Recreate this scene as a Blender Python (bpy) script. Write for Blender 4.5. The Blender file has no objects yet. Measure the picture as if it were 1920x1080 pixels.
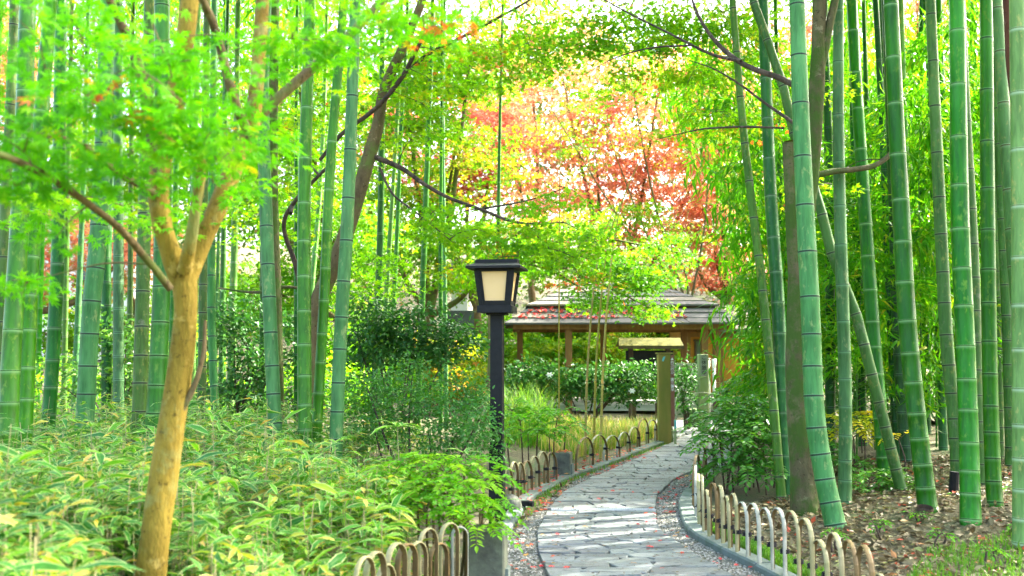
import bpy, math, random
import numpy as np
from mathutils import Vector

random.seed(11)
rng = np.random.default_rng(11)
scene = bpy.context.scene
col = scene.collection

# ------------------------------------------------------------------ camera
F, CAMZ = 1867.0, 1.40
PITCH = math.atan(117.0 / F)
cam_data = bpy.data.cameras.new('camera')
cam = bpy.data.objects.new('camera', cam_data)
col.objects.link(cam)
cam.location = (0, 0, CAMZ)
cam.rotation_euler = (math.pi / 2 + PITCH, 0, 0)
cam_data.sensor_width = 36.0
cam_data.lens = 36.0 * F / 1920.0
cam_data.clip_start = 0.05
cam_data.clip_end = 3000
cam_data.dof.use_dof = True
cam_data.dof.focus_distance = 9.5
cam_data.dof.aperture_fstop = 2.4
scene.camera = cam

# ------------------------------------------------------------------ sky, sun, exposure
SUN_AZ, SUN_EL = 58.0, 42.0          # degrees right of the view, above the horizon
world = bpy.data.worlds.new('World')
scene.world = world
world.use_nodes = True
wn = world.node_tree.nodes
sky = wn.new('ShaderNodeTexSky')
sky.sky_type = 'NISHITA'
sky.sun_disc = False
sky.sun_elevation = math.radians(SUN_EL)
sky.sun_rotation = math.radians(SUN_AZ)
sky.air_density = 1.0
sky.dust_density = 6.0
sky.ozone_density = 0.3
wn['Background'].inputs['Strength'].default_value = 0.15
world.node_tree.links.new(sky.outputs[0], wn['Background'].inputs['Color'])
sun_data = bpy.data.lights.new('sun', 'SUN')
sun_data.energy = 2.9
sun_data.angle = math.radians(0.53)
sun_data.color = (1.0, 0.95, 0.85)
sun = bpy.data.objects.new('sun', sun_data)
col.objects.link(sun)
_sd = Vector((math.sin(math.radians(SUN_AZ)) * math.cos(math.radians(SUN_EL)),
              math.cos(math.radians(SUN_AZ)) * math.cos(math.radians(SUN_EL)),
              math.sin(math.radians(SUN_EL))))
sun.rotation_euler = _sd.to_track_quat('Z', 'Y').to_euler()
scene.view_settings.view_transform = 'Standard'
scene.view_settings.look = 'None'
scene.view_settings.gamma = 1.0
scene.view_settings.exposure = 3.52
try:
    scene.cycles.max_bounces = 5
    scene.cycles.transmission_bounces = 3
    scene.cycles.diffuse_bounces = 3
    scene.cycles.glossy_bounces = 1
    scene.cycles.caustics_reflective = False
    scene.cycles.caustics_refractive = False
except Exception:
    pass

# ------------------------------------------------------------------ places from the photograph
_c, _s = math.cos(PITCH), math.sin(PITCH)


def ray(px, py):
    dx, dy = (px - 960.0) / F, (540.0 - py) / F
    return np.array((dx, _c - dy * _s, _s + dy * _c))


def at(px, py, Y):
    d = ray(px, py)
    return np.array((0, 0, CAMZ)) + d * (Y / d[1])


def gnd(px, py, z=0.0):
    d = ray(px, py)
    return np.array((0, 0, CAMZ)) + d * ((z - CAMZ) / d[2])


def poly(pts):
    return np.array([gnd(*p)[:2] for p in pts])


LK = poly([(915, 1250), (940, 1075), (958, 996), (988, 950), (1000, 936), (1069, 897), (1124, 878), (1184, 854), (1232, 836), (1285, 814)])
LP = poly([(1110, 1250), (1030, 1085), (1008, 1035), (1006, 998), (1026, 955), (1056, 922), (1108, 896), (1152, 878), (1194, 860), (1242, 838), (1290, 815)])
RP = poly([(1680, 1250), (1373, 1079), (1288, 1029), (1244, 998), (1232, 981), (1229, 948), (1234, 928), (1262, 900), (1300, 881), (1326, 860), (1342, 838), (1350, 815)])
RK = poly([(1760, 1250), (1440, 1078), (1354, 1036), (1305, 1009), (1286, 992), (1277, 972), (1273, 940), (1296, 908), (1322, 887), (1342, 868), (1356, 845), (1366, 815)])


def xof(P, y):
    return np.interp(y, P[:, 1], P[:, 0])


def smooth01(t):
    t = np.clip(t, 0, 1)
    return t * t * (3 - 2 * t)


def H(x, y):
    """height of the ground"""
    x = np.asarray(x, float); y = np.asarray(y, float)
    yc = np.clip(y, 3.0, 17.5)
    xl = xof(LK, yc); xr = xof(RK, yc)
    left = smooth01((xl - 0.35 - x) / 2.2) * 0.26 * (1 - smooth01((y - 14) / 6))
    right = smooth01((x - xr - 0.3) / 2.5) * 0.16
    lump = 0.03 * np.sin(x * 2.1 + 0.7) * np.sin(y * 1.7) * smooth01(np.maximum(xl - 0.4 - x, x - xr - 0.4) / 1.0)
    hill = smooth01((y - 30) / 60.0) * 9.0 + 1.2 * smooth01((y - 27) / 10)
    sidehill = smooth01((-x - 14) / 40) * 3 + smooth01((x - 16) / 40) * 3
    base = -0.022 * (1 - smooth01(np.maximum(xl - 0.02 - x, x - xr - 0.02) / 0.15))
    return left + right + lump + hill + sidehill + base


# ------------------------------------------------------------------ object helpers
def tag(o, label=None, cat=None, group=None, kind=None):
    if label: o['label'] = label
    if cat: o['category'] = cat
    if group: o['group'] = group
    if kind: o['kind'] = kind
    return o


def thing(name, label, cat, loc=(0, 0, 0), group=None):
    o = bpy.data.objects.new(name, None)
    o.empty_display_size = 0.1
    o.location = tuple(float(v) for v in loc)
    col.objects.link(o)
    return tag(o, label, cat, group)


def root_loc(p):
    v = np.zeros(3)
    while p is not None:
        v += np.array(p.location)
        p = p.parent
    return v


def np_mesh(name, V, FA, smooth=False, fattr=None, vattr=None):
    """V (n,3); FA list of (m,k) integer arrays; fattr / vattr: dict of float arrays"""
    me = bpy.data.meshes.new(name)
    V = np.ascontiguousarray(V, dtype=np.float32)
    if isinstance(FA, np.ndarray):
        FA = [FA]
    FA = [np.asarray(f, dtype=np.int32) for f in FA if len(f)]
    idx = np.concatenate([f.ravel() for f in FA])
    tot = np.concatenate([np.full(len(f), f.shape[1], np.int32) for f in FA])
    start = np.concatenate([[0], np.cumsum(tot)[:-1]]).astype(np.int32)
    me.vertices.add(len(V)); me.vertices.foreach_set('co', V.ravel())
    me.loops.add(len(idx)); me.loops.foreach_set('vertex_index', idx)
    me.polygons.add(len(tot)); me.polygons.foreach_set('loop_start', start)
    try:
        me.polygons.foreach_set('loop_total', tot)
    except Exception:
        pass
    me.polygons.foreach_set('use_smooth', np.full(len(tot), smooth, dtype=bool))
    for k, a in (fattr or {}).items():
        me.attributes.new(k, 'FLOAT', 'FACE').data.foreach_set('value', np.asarray(a, np.float32))
    for k, a in (vattr or {}).items():
        me.attributes.new(k, 'FLOAT', 'POINT').data.foreach_set('value', np.asarray(a, np.float32))
    me.update(calc_edges=True)
    me.validate()
    return me


def mobj(name, V, FA, mat, parent=None, smooth=False, fattr=None, vattr=None):
    V = np.asarray(V, float)
    if parent is not None:
        V = V - root_loc(parent)
    o = bpy.data.objects.new(name, np_mesh(name, V, FA, smooth, fattr, vattr))
    o.data.materials.append(mat)
    col.objects.link(o)
    if parent is not None:
        o.parent = parent
    return o


class MB:
    """collects small solid shapes into one mesh"""
    def __init__(self):
        self.v = []; self.f = []

    def add(self, vs, fs):
        n = len(self.v)
        self.v += [tuple(map(float, p)) for p in vs]
        self.f += [tuple(i + n for i in f) for f in fs]
        return self

    def hexa(self, b, t):
        return self.add(list(b) + list(t), [(3, 2, 1, 0), (4, 5, 6, 7), (0, 1, 5, 4), (1, 2, 6, 5), (2, 3, 7, 6), (3, 0, 4, 7)])

    def box(self, c, s, rz=0.0, taper=1.0, bev=0.0):
        hx, hy, hz = s[0] / 2, s[1] / 2, s[2] / 2
        ca, sa = math.cos(rz), math.sin(rz)

        def R(x, y, z):
            return (c[0] + x * ca - y * sa, c[1] + x * sa + y * ca, c[2] + z)
        q = [(-1, -1), (1, -1), (1, 1), (-1, 1)]
        if bev <= 0:
            return self.hexa([R(a * hx, b * hy, -hz) for a, b in q], [R(a * hx * taper, b * hy * taper, hz) for a, b in q])
        rings = []
        for z, k in ((-hz, 0), (hz - bev, 0), (hz, 1)):
            tt = 1 if z < 0 else taper
            w, d = hx * tt - (bev if k else 0), hy * tt - (bev if k else 0)
            b2 = bev * 0.8
            ring = []
            for a, b in q:
                if a * b > 0:
                    ring += [(a * w, b * (d - b2)), (a * (w - b2), b * d)]
                else:
                    ring += [(a * (w - b2), b * d), (a * w, b * (d - b2))]
            rings.append([R(x, y, z) for x, y in ring])
        n = 8
        vs = rings[0] + rings[1] + rings[2]
        fs = [tuple(range(n))[::-1], tuple(range(2 * n, 3 * n))]
        for r in range(2):
            for i in range(n):
                j = (i + 1) % n
                fs.append((r * n + i, r * n + j, (r + 1) * n + j, (r + 1) * n + i))
        return self.add(vs, fs)

    def tube(self, pts, rad, sides=8, cap=True):
        V, Fq = tube_np(pts, rad, sides)
        n0 = len(self.v)
        self.add(V, [tuple(f) for f in Fq])
        if cap:
            m = len(V) // sides
            self.f.append(tuple(n0 + i for i in range(sides))[::-1])
            self.f.append(tuple(n0 + (m - 1) * sides + i for i in range(sides)))
        return self

    def build(self, name, mat, parent=None, smooth=False):
        off = root_loc(parent) if parent is not None else np.zeros(3)
        me = bpy.data.meshes.new(name)
        me.from_pydata([tuple(np.array(p) - off) for p in self.v], [], self.f)
        me.update()
        if smooth:
            me.polygons.foreach_set('use_smooth', np.ones(len(me.polygons), bool))
        me.materials.append(mat)
        o = bpy.data.objects.new(name, me)
        col.objects.link(o)
        if parent is not None:
            o.parent = parent
        return o


def frames(pts):
    pts = np.asarray(pts, float)
    t = np.gradient(pts, axis=0)
    t /= np.linalg.norm(t, axis=1)[:, None] + 1e-9
    ref = np.where(np.abs(t[:, 2:3]) > 0.93, np.array([[1.0, 0, 0]]), np.array([[0, 0, 1.0]]))
    if np.abs(t[0, 2]) > 0.6:
        ref = np.tile(np.array([[1.0, 0, 0]]), (len(t), 1))
    a = np.cross(ref, t); a /= np.linalg.norm(a, axis=1)[:, None] + 1e-9
    b = np.cross(t, a)
    return t, a, b


def tube_np(pts, rad, sides=8, wob=0.0):
    pts = np.asarray(pts, float)
    n = len(pts)
    rad = np.broadcast_to(np.asarray(rad, float), (n,))
    t, a, b = frames(pts)
    th = np.linspace(0, 2 * np.pi, sides, endpoint=False)
    r = rad[:, None] * np.ones((1, sides))
    if wob:
        k = np.arange(n)[:, None]
        r = r * (1 + wob * np.sin(th[None] * 2 + k * 0.31) * np.cos(k * 0.17 + 1) + wob * 0.6 * np.sin(th[None] * 3 - k * 0.23))
    V = pts[:, None, :] + r[:, :, None] * (np.cos(th)[None, :, None] * a[:, None, :] + np.sin(th)[None, :, None] * b[:, None, :])
    i = np.arange(n - 1)[:, None] * sides
    j = np.arange(sides)[None]
    j2 = (j + 1) % sides
    Fq = np.stack([i + j, i + j2, i + sides + j2, i + sides + j], axis=-1).reshape(-1, 4)
    return V.reshape(-1, 3), Fq


def spline(pts, n=8):
    """Catmull-Rom through the points"""
    P = np.asarray(pts, float)
    if len(P) < 3:
        k = np.linspace(0, 1, n + 1)[:, None]
        return P[0] * (1 - k) + P[-1] * k
    Q = np.vstack([2 * P[0] - P[1], P, 2 * P[-1] - P[-2]])
    out = []
    for i in range(1, len(Q) - 2):
        t = np.linspace(0, 1, n, endpoint=False)[:, None]
        p0, p1, p2, p3 = Q[i - 1], Q[i], Q[i + 1], Q[i + 2]
        out.append(0.5 * ((2 * p1) + (-p0 + p2) * t + (2 * p0 - 5 * p1 + 4 * p2 - p3) * t ** 2 + (-p0 + 3 * p1 - 3 * p2 + p3) * t ** 3))
    out.append(P[-1:])
    return np.vstack(out)


def join_np(parts):
    """parts: list of (V, Fquads)"""
    Vs, Fs, n = [], [], 0
    for V, Fq in parts:
        Vs.append(V); Fs.append(Fq + n); n += len(V)
    return np.vstack(Vs), np.vstack(Fs)


# ------------------------------------------------------------------ materials
def newmat(name):
    m = bpy.data.materials.new(name)
    m.use_nodes = True
    nt = m.node_tree
    b = nt.nodes['Principled BSDF']
    return m, nt, b


def N(nt, t, **kw):
    n = nt.nodes.new('ShaderNode' + t)
    for k, v in kw.items():
        setattr(n, k, v)
    return n


def ramp(nt, src, stops, interp='LINEAR'):
    r = N(nt, 'ValToRGB')
    r.color_ramp.interpolation = interp
    e = r.color_ramp.elements
    while len(e) < len(stops):
        e.new(0.5)
    for el, (p, c) in zip(e, stops):
        el.position = p
        el.color = tuple(c) + (1.0,) if len(c) == 3 else c
    nt.links.new(src, r.inputs['Fac'])
    return r.outputs['Color']


def mixc(nt, fac, a, b, mode='MIX'):
    m = N(nt, 'MixRGB', blend_type=mode)
    for s, v in ((m.inputs['Fac'], fac), (m.inputs['Color1'], a), (m.inputs['Color2'], b)):
        if isinstance(v, (int, float)):
            s.default_value = v
        elif isinstance(v, tuple):
            s.default_value = v + (1.0,) if len(v) == 3 else v
        else:
            nt.links.new(v, s)
    return m.outputs['Color']


def noise(nt, scale, detail=4, rough=0.55, vec=None, obj=True, stretch=None):
    tc = N(nt, 'TexCoord')
    src = tc.outputs['Object'] if obj else tc.outputs['Generated']
    if stretch:
        mp = N(nt, 'Mapping')
        mp.inputs['Scale'].default_value = stretch
        nt.links.new(src, mp.inputs['Vector'])
        src = mp.outputs['Vector']
    n = N(nt, 'TexNoise')
    n.inputs['Scale'].default_value = scale
    n.inputs['Detail'].default_value = detail
    n.inputs['Roughness'].default_value = rough
    nt.links.new(src, n.inputs['Vector'])
    return n.outputs['Fac']


def bump(nt, b, h, strength=0.4, dist=0.02):
    n = N(nt, 'Bump')
    n.inputs['Strength'].default_value = strength
    n.inputs['Distance'].default_value = dist
    nt.links.new(h, n.inputs['Height'])
    nt.links.new(n.outputs['Normal'], b.inputs['Normal'])


def leafmat(name, stops, transl=0.45, rough=0.45, boost=(1.4, 1.35, 0.6), spec=0.22, edge=None):
    m, nt, b = newmat(name)
    a = N(nt, 'Attribute', attribute_name='tint')
    c = ramp(nt, a.outputs['Fac'], stops)
    if edge:
        e = N(nt, 'Attribute', attribute_name='edge')
        ef = ramp(nt, e.outputs['Fac'], [(0.0, (0.22, 0.22, 0.22)), (0.08, (0, 0, 0)), (0.72, (0, 0, 0)), (0.9, (1, 1, 1))])
        c = mixc(nt, ef, c, edge)
    nt.links.new(c, b.inputs['Base Color'])
    b.inputs['Roughness'].default_value = rough
    b.inputs['Specular IOR Level'].default_value = spec
    tr = N(nt, 'BsdfTranslucent')
    tcol = mixc(nt, 1.0, c, boost, 'MULTIPLY')
    nt.links.new(tcol, tr.inputs['Color'])
    mx = N(nt, 'MixShader')
    mx.inputs['Fac'].default_value = transl
    out = nt.nodes['Material Output']
    nt.links.new(b.outputs[0], mx.inputs[1]); nt.links.new(tr.outputs[0], mx.inputs[2])
    nt.links.new(mx.outputs[0], out.inputs['Surface'])
    return m


def plain(name, c1, c2=None, scale=8.0, rough=0.7, bmp=0.3, bscale=None, stretch=None, spec=0.3, lo=0.35, hi=0.65, bdist=0.01, metallic=0.0):
    m, nt, b = newmat(name)
    if c2 is not None:
        f = noise(nt, scale, 6, 0.6, stretch=stretch)
        nt.links.new(ramp(nt, f, [(lo, c1), (hi, c2)]), b.inputs['Base Color'])
    else:
        b.inputs['Base Color'].default_value = tuple(c1) + (1,)
    b.inputs['Roughness'].default_value = rough
    b.inputs['Metallic'].default_value = metallic
    b.inputs['Specular IOR Level'].default_value = spec
    if bmp:
        bump(nt, b, noise(nt, bscale or scale * 4, 5, 0.6, stretch=stretch), bmp, bdist)
    return m


M = {}
M['maple'] = leafmat('maple_leaf', [(0.0, (0.05, 0.26, 0.003)), (0.5, (0.105, 0.40, 0.004)), (0.86, (0.25, 0.47, 0.005)), (0.95, (0.45, 0.33, 0.01)), (1.0, (0.55, 0.12, 0.03))], 0.55)
M['maple_mid'] = leafmat('maple_leaf_mid', [(0.0, (0.06, 0.22, 0.005)), (0.45, (0.14, 0.37, 0.006)), (0.75, (0.24, 0.42, 0.010)), (0.92, (0.45, 0.30, 0.03)), (1.0, (0.55, 0.12, 0.04))], 0.55)
M['maple_red'] = leafmat('maple_leaf_red', [(0.0, (0.47, 0.09, 0.06)), (0.45, (0.56, 0.20, 0.12)), (0.75, (0.56, 0.28, 0.14)), (1.0, (0.358, 0.341, 0.0597))], 0.5, boost=(1.2, 1.05, 0.9))
M['maple_yellow'] = leafmat('maple_leaf_yellow', [(0.0, (0.067, 0.235, 0.0067)), (0.5, (0.143, 0.302, 0.0084)), (0.85, (0.302, 0.336, 0.0168)), (1.0, (0.462, 0.210, 0.0588))], 0.55)
M['far_leaf'] = leafmat('far_leaf', [(0.0, (0.032, 0.095, 0.0126)), (0.5, (0.063, 0.126, 0.0189)), (0.85, (0.126, 0.138, 0.0315)), (1.0, (0.214, 0.106, 0.0567))], 0.45)
M['bamboo_leaf'] = leafmat('bamboo_leaf', [(0.0, (0.029, 0.165, 0.0058)), (0.55, (0.087, 0.310, 0.0077)), (0.9, (0.232, 0.387, 0.0117)), (1.0, (0.407, 0.387, 0.0290))], 0.6)
M['sasa'] = leafmat('sasa_leaf', [(0.0, (0.025, 0.14, 0.022)), (0.4, (0.070, 0.26, 0.022)), (0.75, (0.17, 0.42, 0.010)), (0.9, (0.36, 0.42, 0.03)), (1.0, (0.50, 0.30, 0.07))], 0.38, rough=0.45, spec=0.25, edge=(0.48, 0.56, 0.22))
M['camellia'] = leafmat('camellia_leaf', [(0.0, (0.02, 0.085, 0.02)), (0.6, (0.045, 0.17, 0.025)), (0.95, (0.10, 0.26, 0.02)), (1.0, (0.15, 0.32, 0.02))], 0.28, rough=0.42, spec=0.28)
M['shrub'] = leafmat('shrub_leaf', [(0.0, (0.03, 0.13, 0.02)), (0.6, (0.06, 0.23, 0.022)), (1.0, (0.13, 0.33, 0.02))], 0.38, rough=0.38, spec=0.45)
M['bright'] = leafmat('bright_leaf', [(0.0, (0.05, 0.21, 0.010)), (0.6, (0.10, 0.34, 0.010)), (1.0, (0.22, 0.42, 0.012))], 0.5)
M['yellow_leaf'] = leafmat('yellow_leaf', [(0.0, (0.25, 0.36, 0.012)), (0.7, (0.50, 0.48, 0.015)), (1.0, (0.62, 0.46, 0.02))], 0.45)
M['grass'] = leafmat('grass_blade', [(0.0, (0.07, 0.20, 0.02)), (0.5, (0.13, 0.28, 0.025)), (0.7, (0.27, 0.28, 0.08)), (1.0, (0.40, 0.31, 0.15))], 0.4)
M['litter'] = leafmat('litter_leaf', [(0.0, (0.07, 0.045, 0.02)), (0.45, (0.14, 0.115, 0.055)), (0.8, (0.25, 0.215, 0.11)), (0.92, (0.24, 0.28, 0.07)), (1.0, (0.48, 0.10, 0.05))], 0.2, boost=(1, 1, 1))
M['red_leaf'] = leafmat('fallen_red_leaf', [(0.0, (0.40, 0.02, 0.025)), (0.6, (0.60, 0.05, 0.04)), (0.85, (0.62, 0.14, 0.03)), (1.0, (0.60, 0.36, 0.08))], 0.2, boost=(1, 1, 1))


def barkmat(name, c1, c2, moss=None, mossamt=0.5, scale=9, stretch=(1, 1, 0.35)):
    m, nt, b = newmat(name)
    f = noise(nt, scale, 5, 0.65, stretch=stretch)
    c = ramp(nt, f, [(0.32, c1), (0.66, c2)])
    f3 = noise(nt, 30, 4, 0.7)
    c = mixc(nt, ramp(nt, f3, [(0.57, (0, 0, 0)), (0.68, (0.75, 0.75, 0.75))]), c, tuple(v * 0.3 for v in c1))
    f4 = noise(nt, 11, 5, 0.7)
    c = mixc(nt, ramp(nt, f4, [(0.60, (0, 0, 0)), (0.66, (0.5, 0.5, 0.5))]), c, tuple(min(.6, v * 1.5 + .05) for v in c2))
    if moss:
        f2 = noise(nt, 3.1, 6, 0.7)
        c = mixc(nt, ramp(nt, f2, [(1 - mossamt - 0.08, (0, 0, 0)), (1 - mossamt + 0.05, (1, 1, 1))]), c, moss)
    nt.links.new(c, b.inputs['Base Color'])
    b.inputs['Roughness'].default_value = 0.85
    b.inputs['Specular IOR Level'].default_value = 0.2
    bump(nt, b, noise(nt, scale * 3.5, 3, 0.7, stretch=stretch), 0.7, 0.02)
    return m


M['bark_gold'] = barkmat('bark_gold', (0.125, 0.082, 0.008), (0.27, 0.195, 0.028), (0.24, 0.25, 0.08), 0.40, 9)
M['bark_brown'] = barkmat('bark_brown', (0.065, 0.045, 0.02), (0.16, 0.12, 0.055), (0.10, 0.14, 0.03), 0.42, 8)
M['bark_moss'] = barkmat('bark_moss', (0.055, 0.045, 0.02), (0.135, 0.12, 0.055), (0.045, 0.085, 0.012), 0.5, 6)
M['bark_red'] = barkmat('bark_red', (0.06, 0.02, 0.012), (0.14, 0.05, 0.03), None, 0, 14, (1, 1, 0.12))
M['bark_dark'] = barkmat('bark_dark', (0.03, 0.022, 0.018), (0.10, 0.07, 0.05), None, 0, 12)
M['cut_wood'] = plain('cut_wood', (0.25, 0.13, 0.06), (0.14, 0.06, 0.03), 14)


def culmmat(name, c1, c2, ring, wax, wet=0.35, lichen=0.0):
    m, nt, b = newmat(name)
    f = noise(nt, 3.0, 3, 0.6, stretch=(1, 1, 0.30))
    c = ramp(nt, f, [(0.30, c1), (0.70, c2)])
    f2 = noise(nt, 30, 4, 0.65, stretch=(1, 1, 0.12))
    c = mixc(nt, ramp(nt, f2, [(0.40, (0, 0, 0)), (0.70, (0.75, 0.75, 0.75))]), c, tuple(v * 0.45 for v in c1))
    if lichen:
        f3 = noise(nt, 6, 4, 0.75)
        c = mixc(nt, ramp(nt, f3, [(1 - lichen - 0.1, (0, 0, 0)), (1 - lichen + 0.06, (0.8, 0.8, 0.8))]), c, (0.15, 0.16, 0.10))
    f5 = noise(nt, 1.1, 2, 0.6, stretch=(1, 1, 0.8))
    c = mixc(nt, ramp(nt, f5, [(0.50, (0, 0, 0)), (0.72, (0.55, 0.55, 0.55))]), c, tuple(v * 1.5 + .02 for v in c2))
    f6 = noise(nt, 17, 3, 0.75, stretch=(1, 1, 0.5))
    c = mixc(nt, ramp(nt, f6, [(0.57, (0, 0, 0)), (0.68, (0.7, 0.7, 0.7))]), c, (c2[0] * 2.0 + .03, c2[1] * 1.1 + .01, c2[2] * 1.1 + .01))
    oi = N(nt, 'ObjectInfo')
    hs = N(nt, 'HueSaturation')
    for nm, lo_, hi_ in (('Hue', .482, .508), ('Saturation', .95, 1.15), ('Value', .72, 1.18)):
        mr = N(nt, 'MapRange'); mr.inputs['To Min'].default_value = lo_; mr.inputs['To Max'].default_value = hi_
        if nm != 'Hue':
            mt = N(nt, 'Math', operation='MULTIPLY'); mt.inputs[1].default_value = 7.31 if nm == 'Value' else 3.77
            fr = N(nt, 'Math', operation='FRACT')
            nt.links.new(oi.outputs['Random'], mt.inputs[0]); nt.links.new(mt.outputs[0], fr.inputs[0]); nt.links.new(fr.outputs[0], mr.inputs['Value'])
        else:
            nt.links.new(oi.outputs['Random'], mr.inputs['Value'])
        nt.links.new(mr.outputs['Result'], hs.inputs[nm])
    nt.links.new(c, hs.inputs['Color']); c = hs.outputs['Color']
    a = N(nt, 'Attribute', attribute_name='node')
    dk = ramp(nt, a.outputs['Fac'], [(0.62, (0, 0, 0)), (0.85, (1, 1, 1))])
    wx = ramp(nt, a.outputs['Fac'], [(0.02, (0, 0, 0)), (0.25, (.22, .22, .22)), (0.42, (.8, .8, .8)), (0.55, (.8, .8, .8)), (0.7, (0, 0, 0))])
    c = mixc(nt, wx, c, wax)
    c = mixc(nt, dk, c, ring)
    nt.links.new(c, b.inputs['Base Color'])
    b.inputs['Roughness'].default_value = wet
    b.inputs['Specular IOR Level'].default_value = 0.16
    return m


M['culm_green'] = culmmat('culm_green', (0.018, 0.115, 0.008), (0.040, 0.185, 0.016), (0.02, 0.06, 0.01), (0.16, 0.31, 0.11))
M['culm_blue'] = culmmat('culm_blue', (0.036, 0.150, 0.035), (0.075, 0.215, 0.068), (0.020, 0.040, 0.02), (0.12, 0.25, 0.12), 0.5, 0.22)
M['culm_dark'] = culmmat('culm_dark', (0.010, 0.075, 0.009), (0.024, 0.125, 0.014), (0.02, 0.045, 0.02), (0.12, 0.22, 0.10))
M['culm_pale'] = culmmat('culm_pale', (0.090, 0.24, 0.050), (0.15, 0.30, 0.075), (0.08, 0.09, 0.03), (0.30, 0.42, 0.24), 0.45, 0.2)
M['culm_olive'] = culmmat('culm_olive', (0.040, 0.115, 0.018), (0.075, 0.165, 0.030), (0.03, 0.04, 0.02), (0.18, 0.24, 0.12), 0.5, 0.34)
M['culm_yellow'] = culmmat('culm_yellow', (0.30, 0.26, 0.06), (0.42, 0.36, 0.10), (0.12, 0.10, 0.03), (0.40, 0.38, 0.16))

M['black'] = plain('black_paint', (0.005, 0.006, 0.006), (0.009, 0.010, 0.010), 20, rough=0.6, bmp=0.12, bscale=120, spec=0.2)
M['black_rope'] = plain('black_rope', (0.012, 0.011, 0.012), None, rough=0.9, bmp=0.5, bscale=150)
M['hoop_top'] = plain('split_bamboo', (0.30, 0.26, 0.13), (0.20, 0.20, 0.08), 9, rough=0.5, bmp=0.15, bscale=60)
M['hoop_grey'] = plain('weathered_split_bamboo', (0.36, 0.36, 0.28), (0.20, 0.21, 0.15), 9, rough=0.6, bmp=0.2, bscale=60)
M['hoop_brown'] = plain('brown_split_bamboo', (0.20, 0.13, 0.045), (0.10, 0.065, 0.02), 9, rough=0.55, bmp=0.2, bscale=60)
M['hoop_inner'] = plain('hoop_inner_face', (0.085, 0.055, 0.02), (0.15, 0.10, 0.035), 9, rough=0.7, bmp=0.2, bscale=60)
M['panel'] = plain('paper_panel', (0.62, 0.42, 0.17), (0.66, 0.46, 0.21), 3, rough=0.5, bmp=0.05)
M['stone_dark'] = plain('dark_stone', (0.055, 0.055, 0.045), (0.13, 0.15, 0.10), 7, rough=0.75, bmp=0.5, bscale=40)
M['stone_moss'] = plain('mossy_stone', (0.10, 0.12, 0.07), (0.10, 0.20, 0.05), 6, rough=0.9, bmp=0.6, bscale=35)
M['kerb'] = plain('kerb_stone', (0.15, 0.18, 0.165), (0.085, 0.115, 0.085), 6, rough=0.8, bmp=0.5, bscale=60)


def stonemat():
    m, nt, b = newmat('path_stone')
    f = noise(nt, 5, 6, 0.6)
    c = ramp(nt, f, [(0.3, (0.110, 0.130, 0.115)), (0.7, (0.18, 0.205, 0.19))])
    g = noise(nt, 1.1, 3, 0.5)
    c = mixc(nt, ramp(nt, g, [(0.4, (0, 0, 0)), (0.7, (0.6, 0.6, 0.6))]), c, (0.20, 0.205, 0.215))
    f2 = noise(nt, 34, 5, 0.7, stretch=(0.35, 1.5, 1))
    c = mixc(nt, ramp(nt, f2, [(0.54, (0, 0, 0)), (0.62, (0.85, 0.85, 0.85))]), c, (0.035, 0.045, 0.032))
    oi = N(nt, 'ObjectInfo'); mr = N(nt, 'MapRange')
    mr.inputs['To Min'].default_value = .66; mr.inputs['To Max'].default_value = 1.14
    nt.links.new(oi.outputs['Random'], mr.inputs['Value'])
    hs = N(nt, 'HueSaturation'); nt.links.new(mr.outputs['Result'], hs.inputs['Value']); nt.links.new(c, hs.inputs['Color']); c = hs.outputs['Color']
    nt.links.new(c, b.inputs['Base Color'])
    b.inputs['Roughness'].default_value = 0.62
    bump(nt, b, noise(nt, 22, 6, 0.7, stretch=(0.6, 1.3, 1)), 0.8, 0.02)
    return m


M['path_stone'] = stonemat()
M['mortar'] = plain('path_joint', (0.06, 0.07, 0.05), (0.14, 0.14, 0.11), 18, rough=0.95, bmp=0.6)


def groundmat():
    m, nt, b = newmat('forest_floor')
    f = noise(nt, 1.3, 6, 0.65)
    c = ramp(nt, f, [(0.36, (0.062, 0.055, 0.025)), (0.52, (0.10, 0.088, 0.04)), (0.62, (0.06, 0.11, 0.025))])
    f2 = noise(nt, 24, 6, 0.75)
    c = mixc(nt, ramp(nt, f2, [(0.45, (0, 0, 0)), (0.62, (0.8, 0.8, 0.8))]), c, (0.15, 0.13, 0.062))
    nt.links.new(c, b.inputs['Base Color'])
    b.inputs['Roughness'].default_value = 0.95
    bump(nt, b, noise(nt, 30, 6, 0.75), 0.9, 0.04)
    return m


M['ground'] = groundmat()


def gravelmat():
    m, nt, b = newmat('gravel')
    tc = N(nt, 'TexCoord')
    v = N(nt, 'TexVoronoi'); v.inputs['Scale'].default_value = 60
    nt.links.new(tc.outputs['Object'], v.inputs['Vector'])
    bw = N(nt, 'RGBToBW'); nt.links.new(v.outputs['Color'], bw.inputs[0])
    c = ramp(nt, bw.outputs[0], [(0.2, (0.05, 0.05, 0.035)), (0.5, (0.13, 0.125, 0.10)), (0.8, (0.26, 0.25, 0.22))])
    c = mixc(nt, ramp(nt, v.outputs['Distance'], [(0.25, (0, 0, 0)), (0.6, (0.7, 0.7, 0.7))]), c, (0.05, 0.05, 0.035))
    nt.links.new(c, b.inputs['Base Color'])
    b.inputs['Roughness'].default_value = 0.85
    inv = N(nt, 'Invert'); nt.links.new(v.outputs['Distance'], inv.inputs['Color'])
    bump(nt, b, inv.outputs[0], 0.9, 0.015)
    return m


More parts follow.
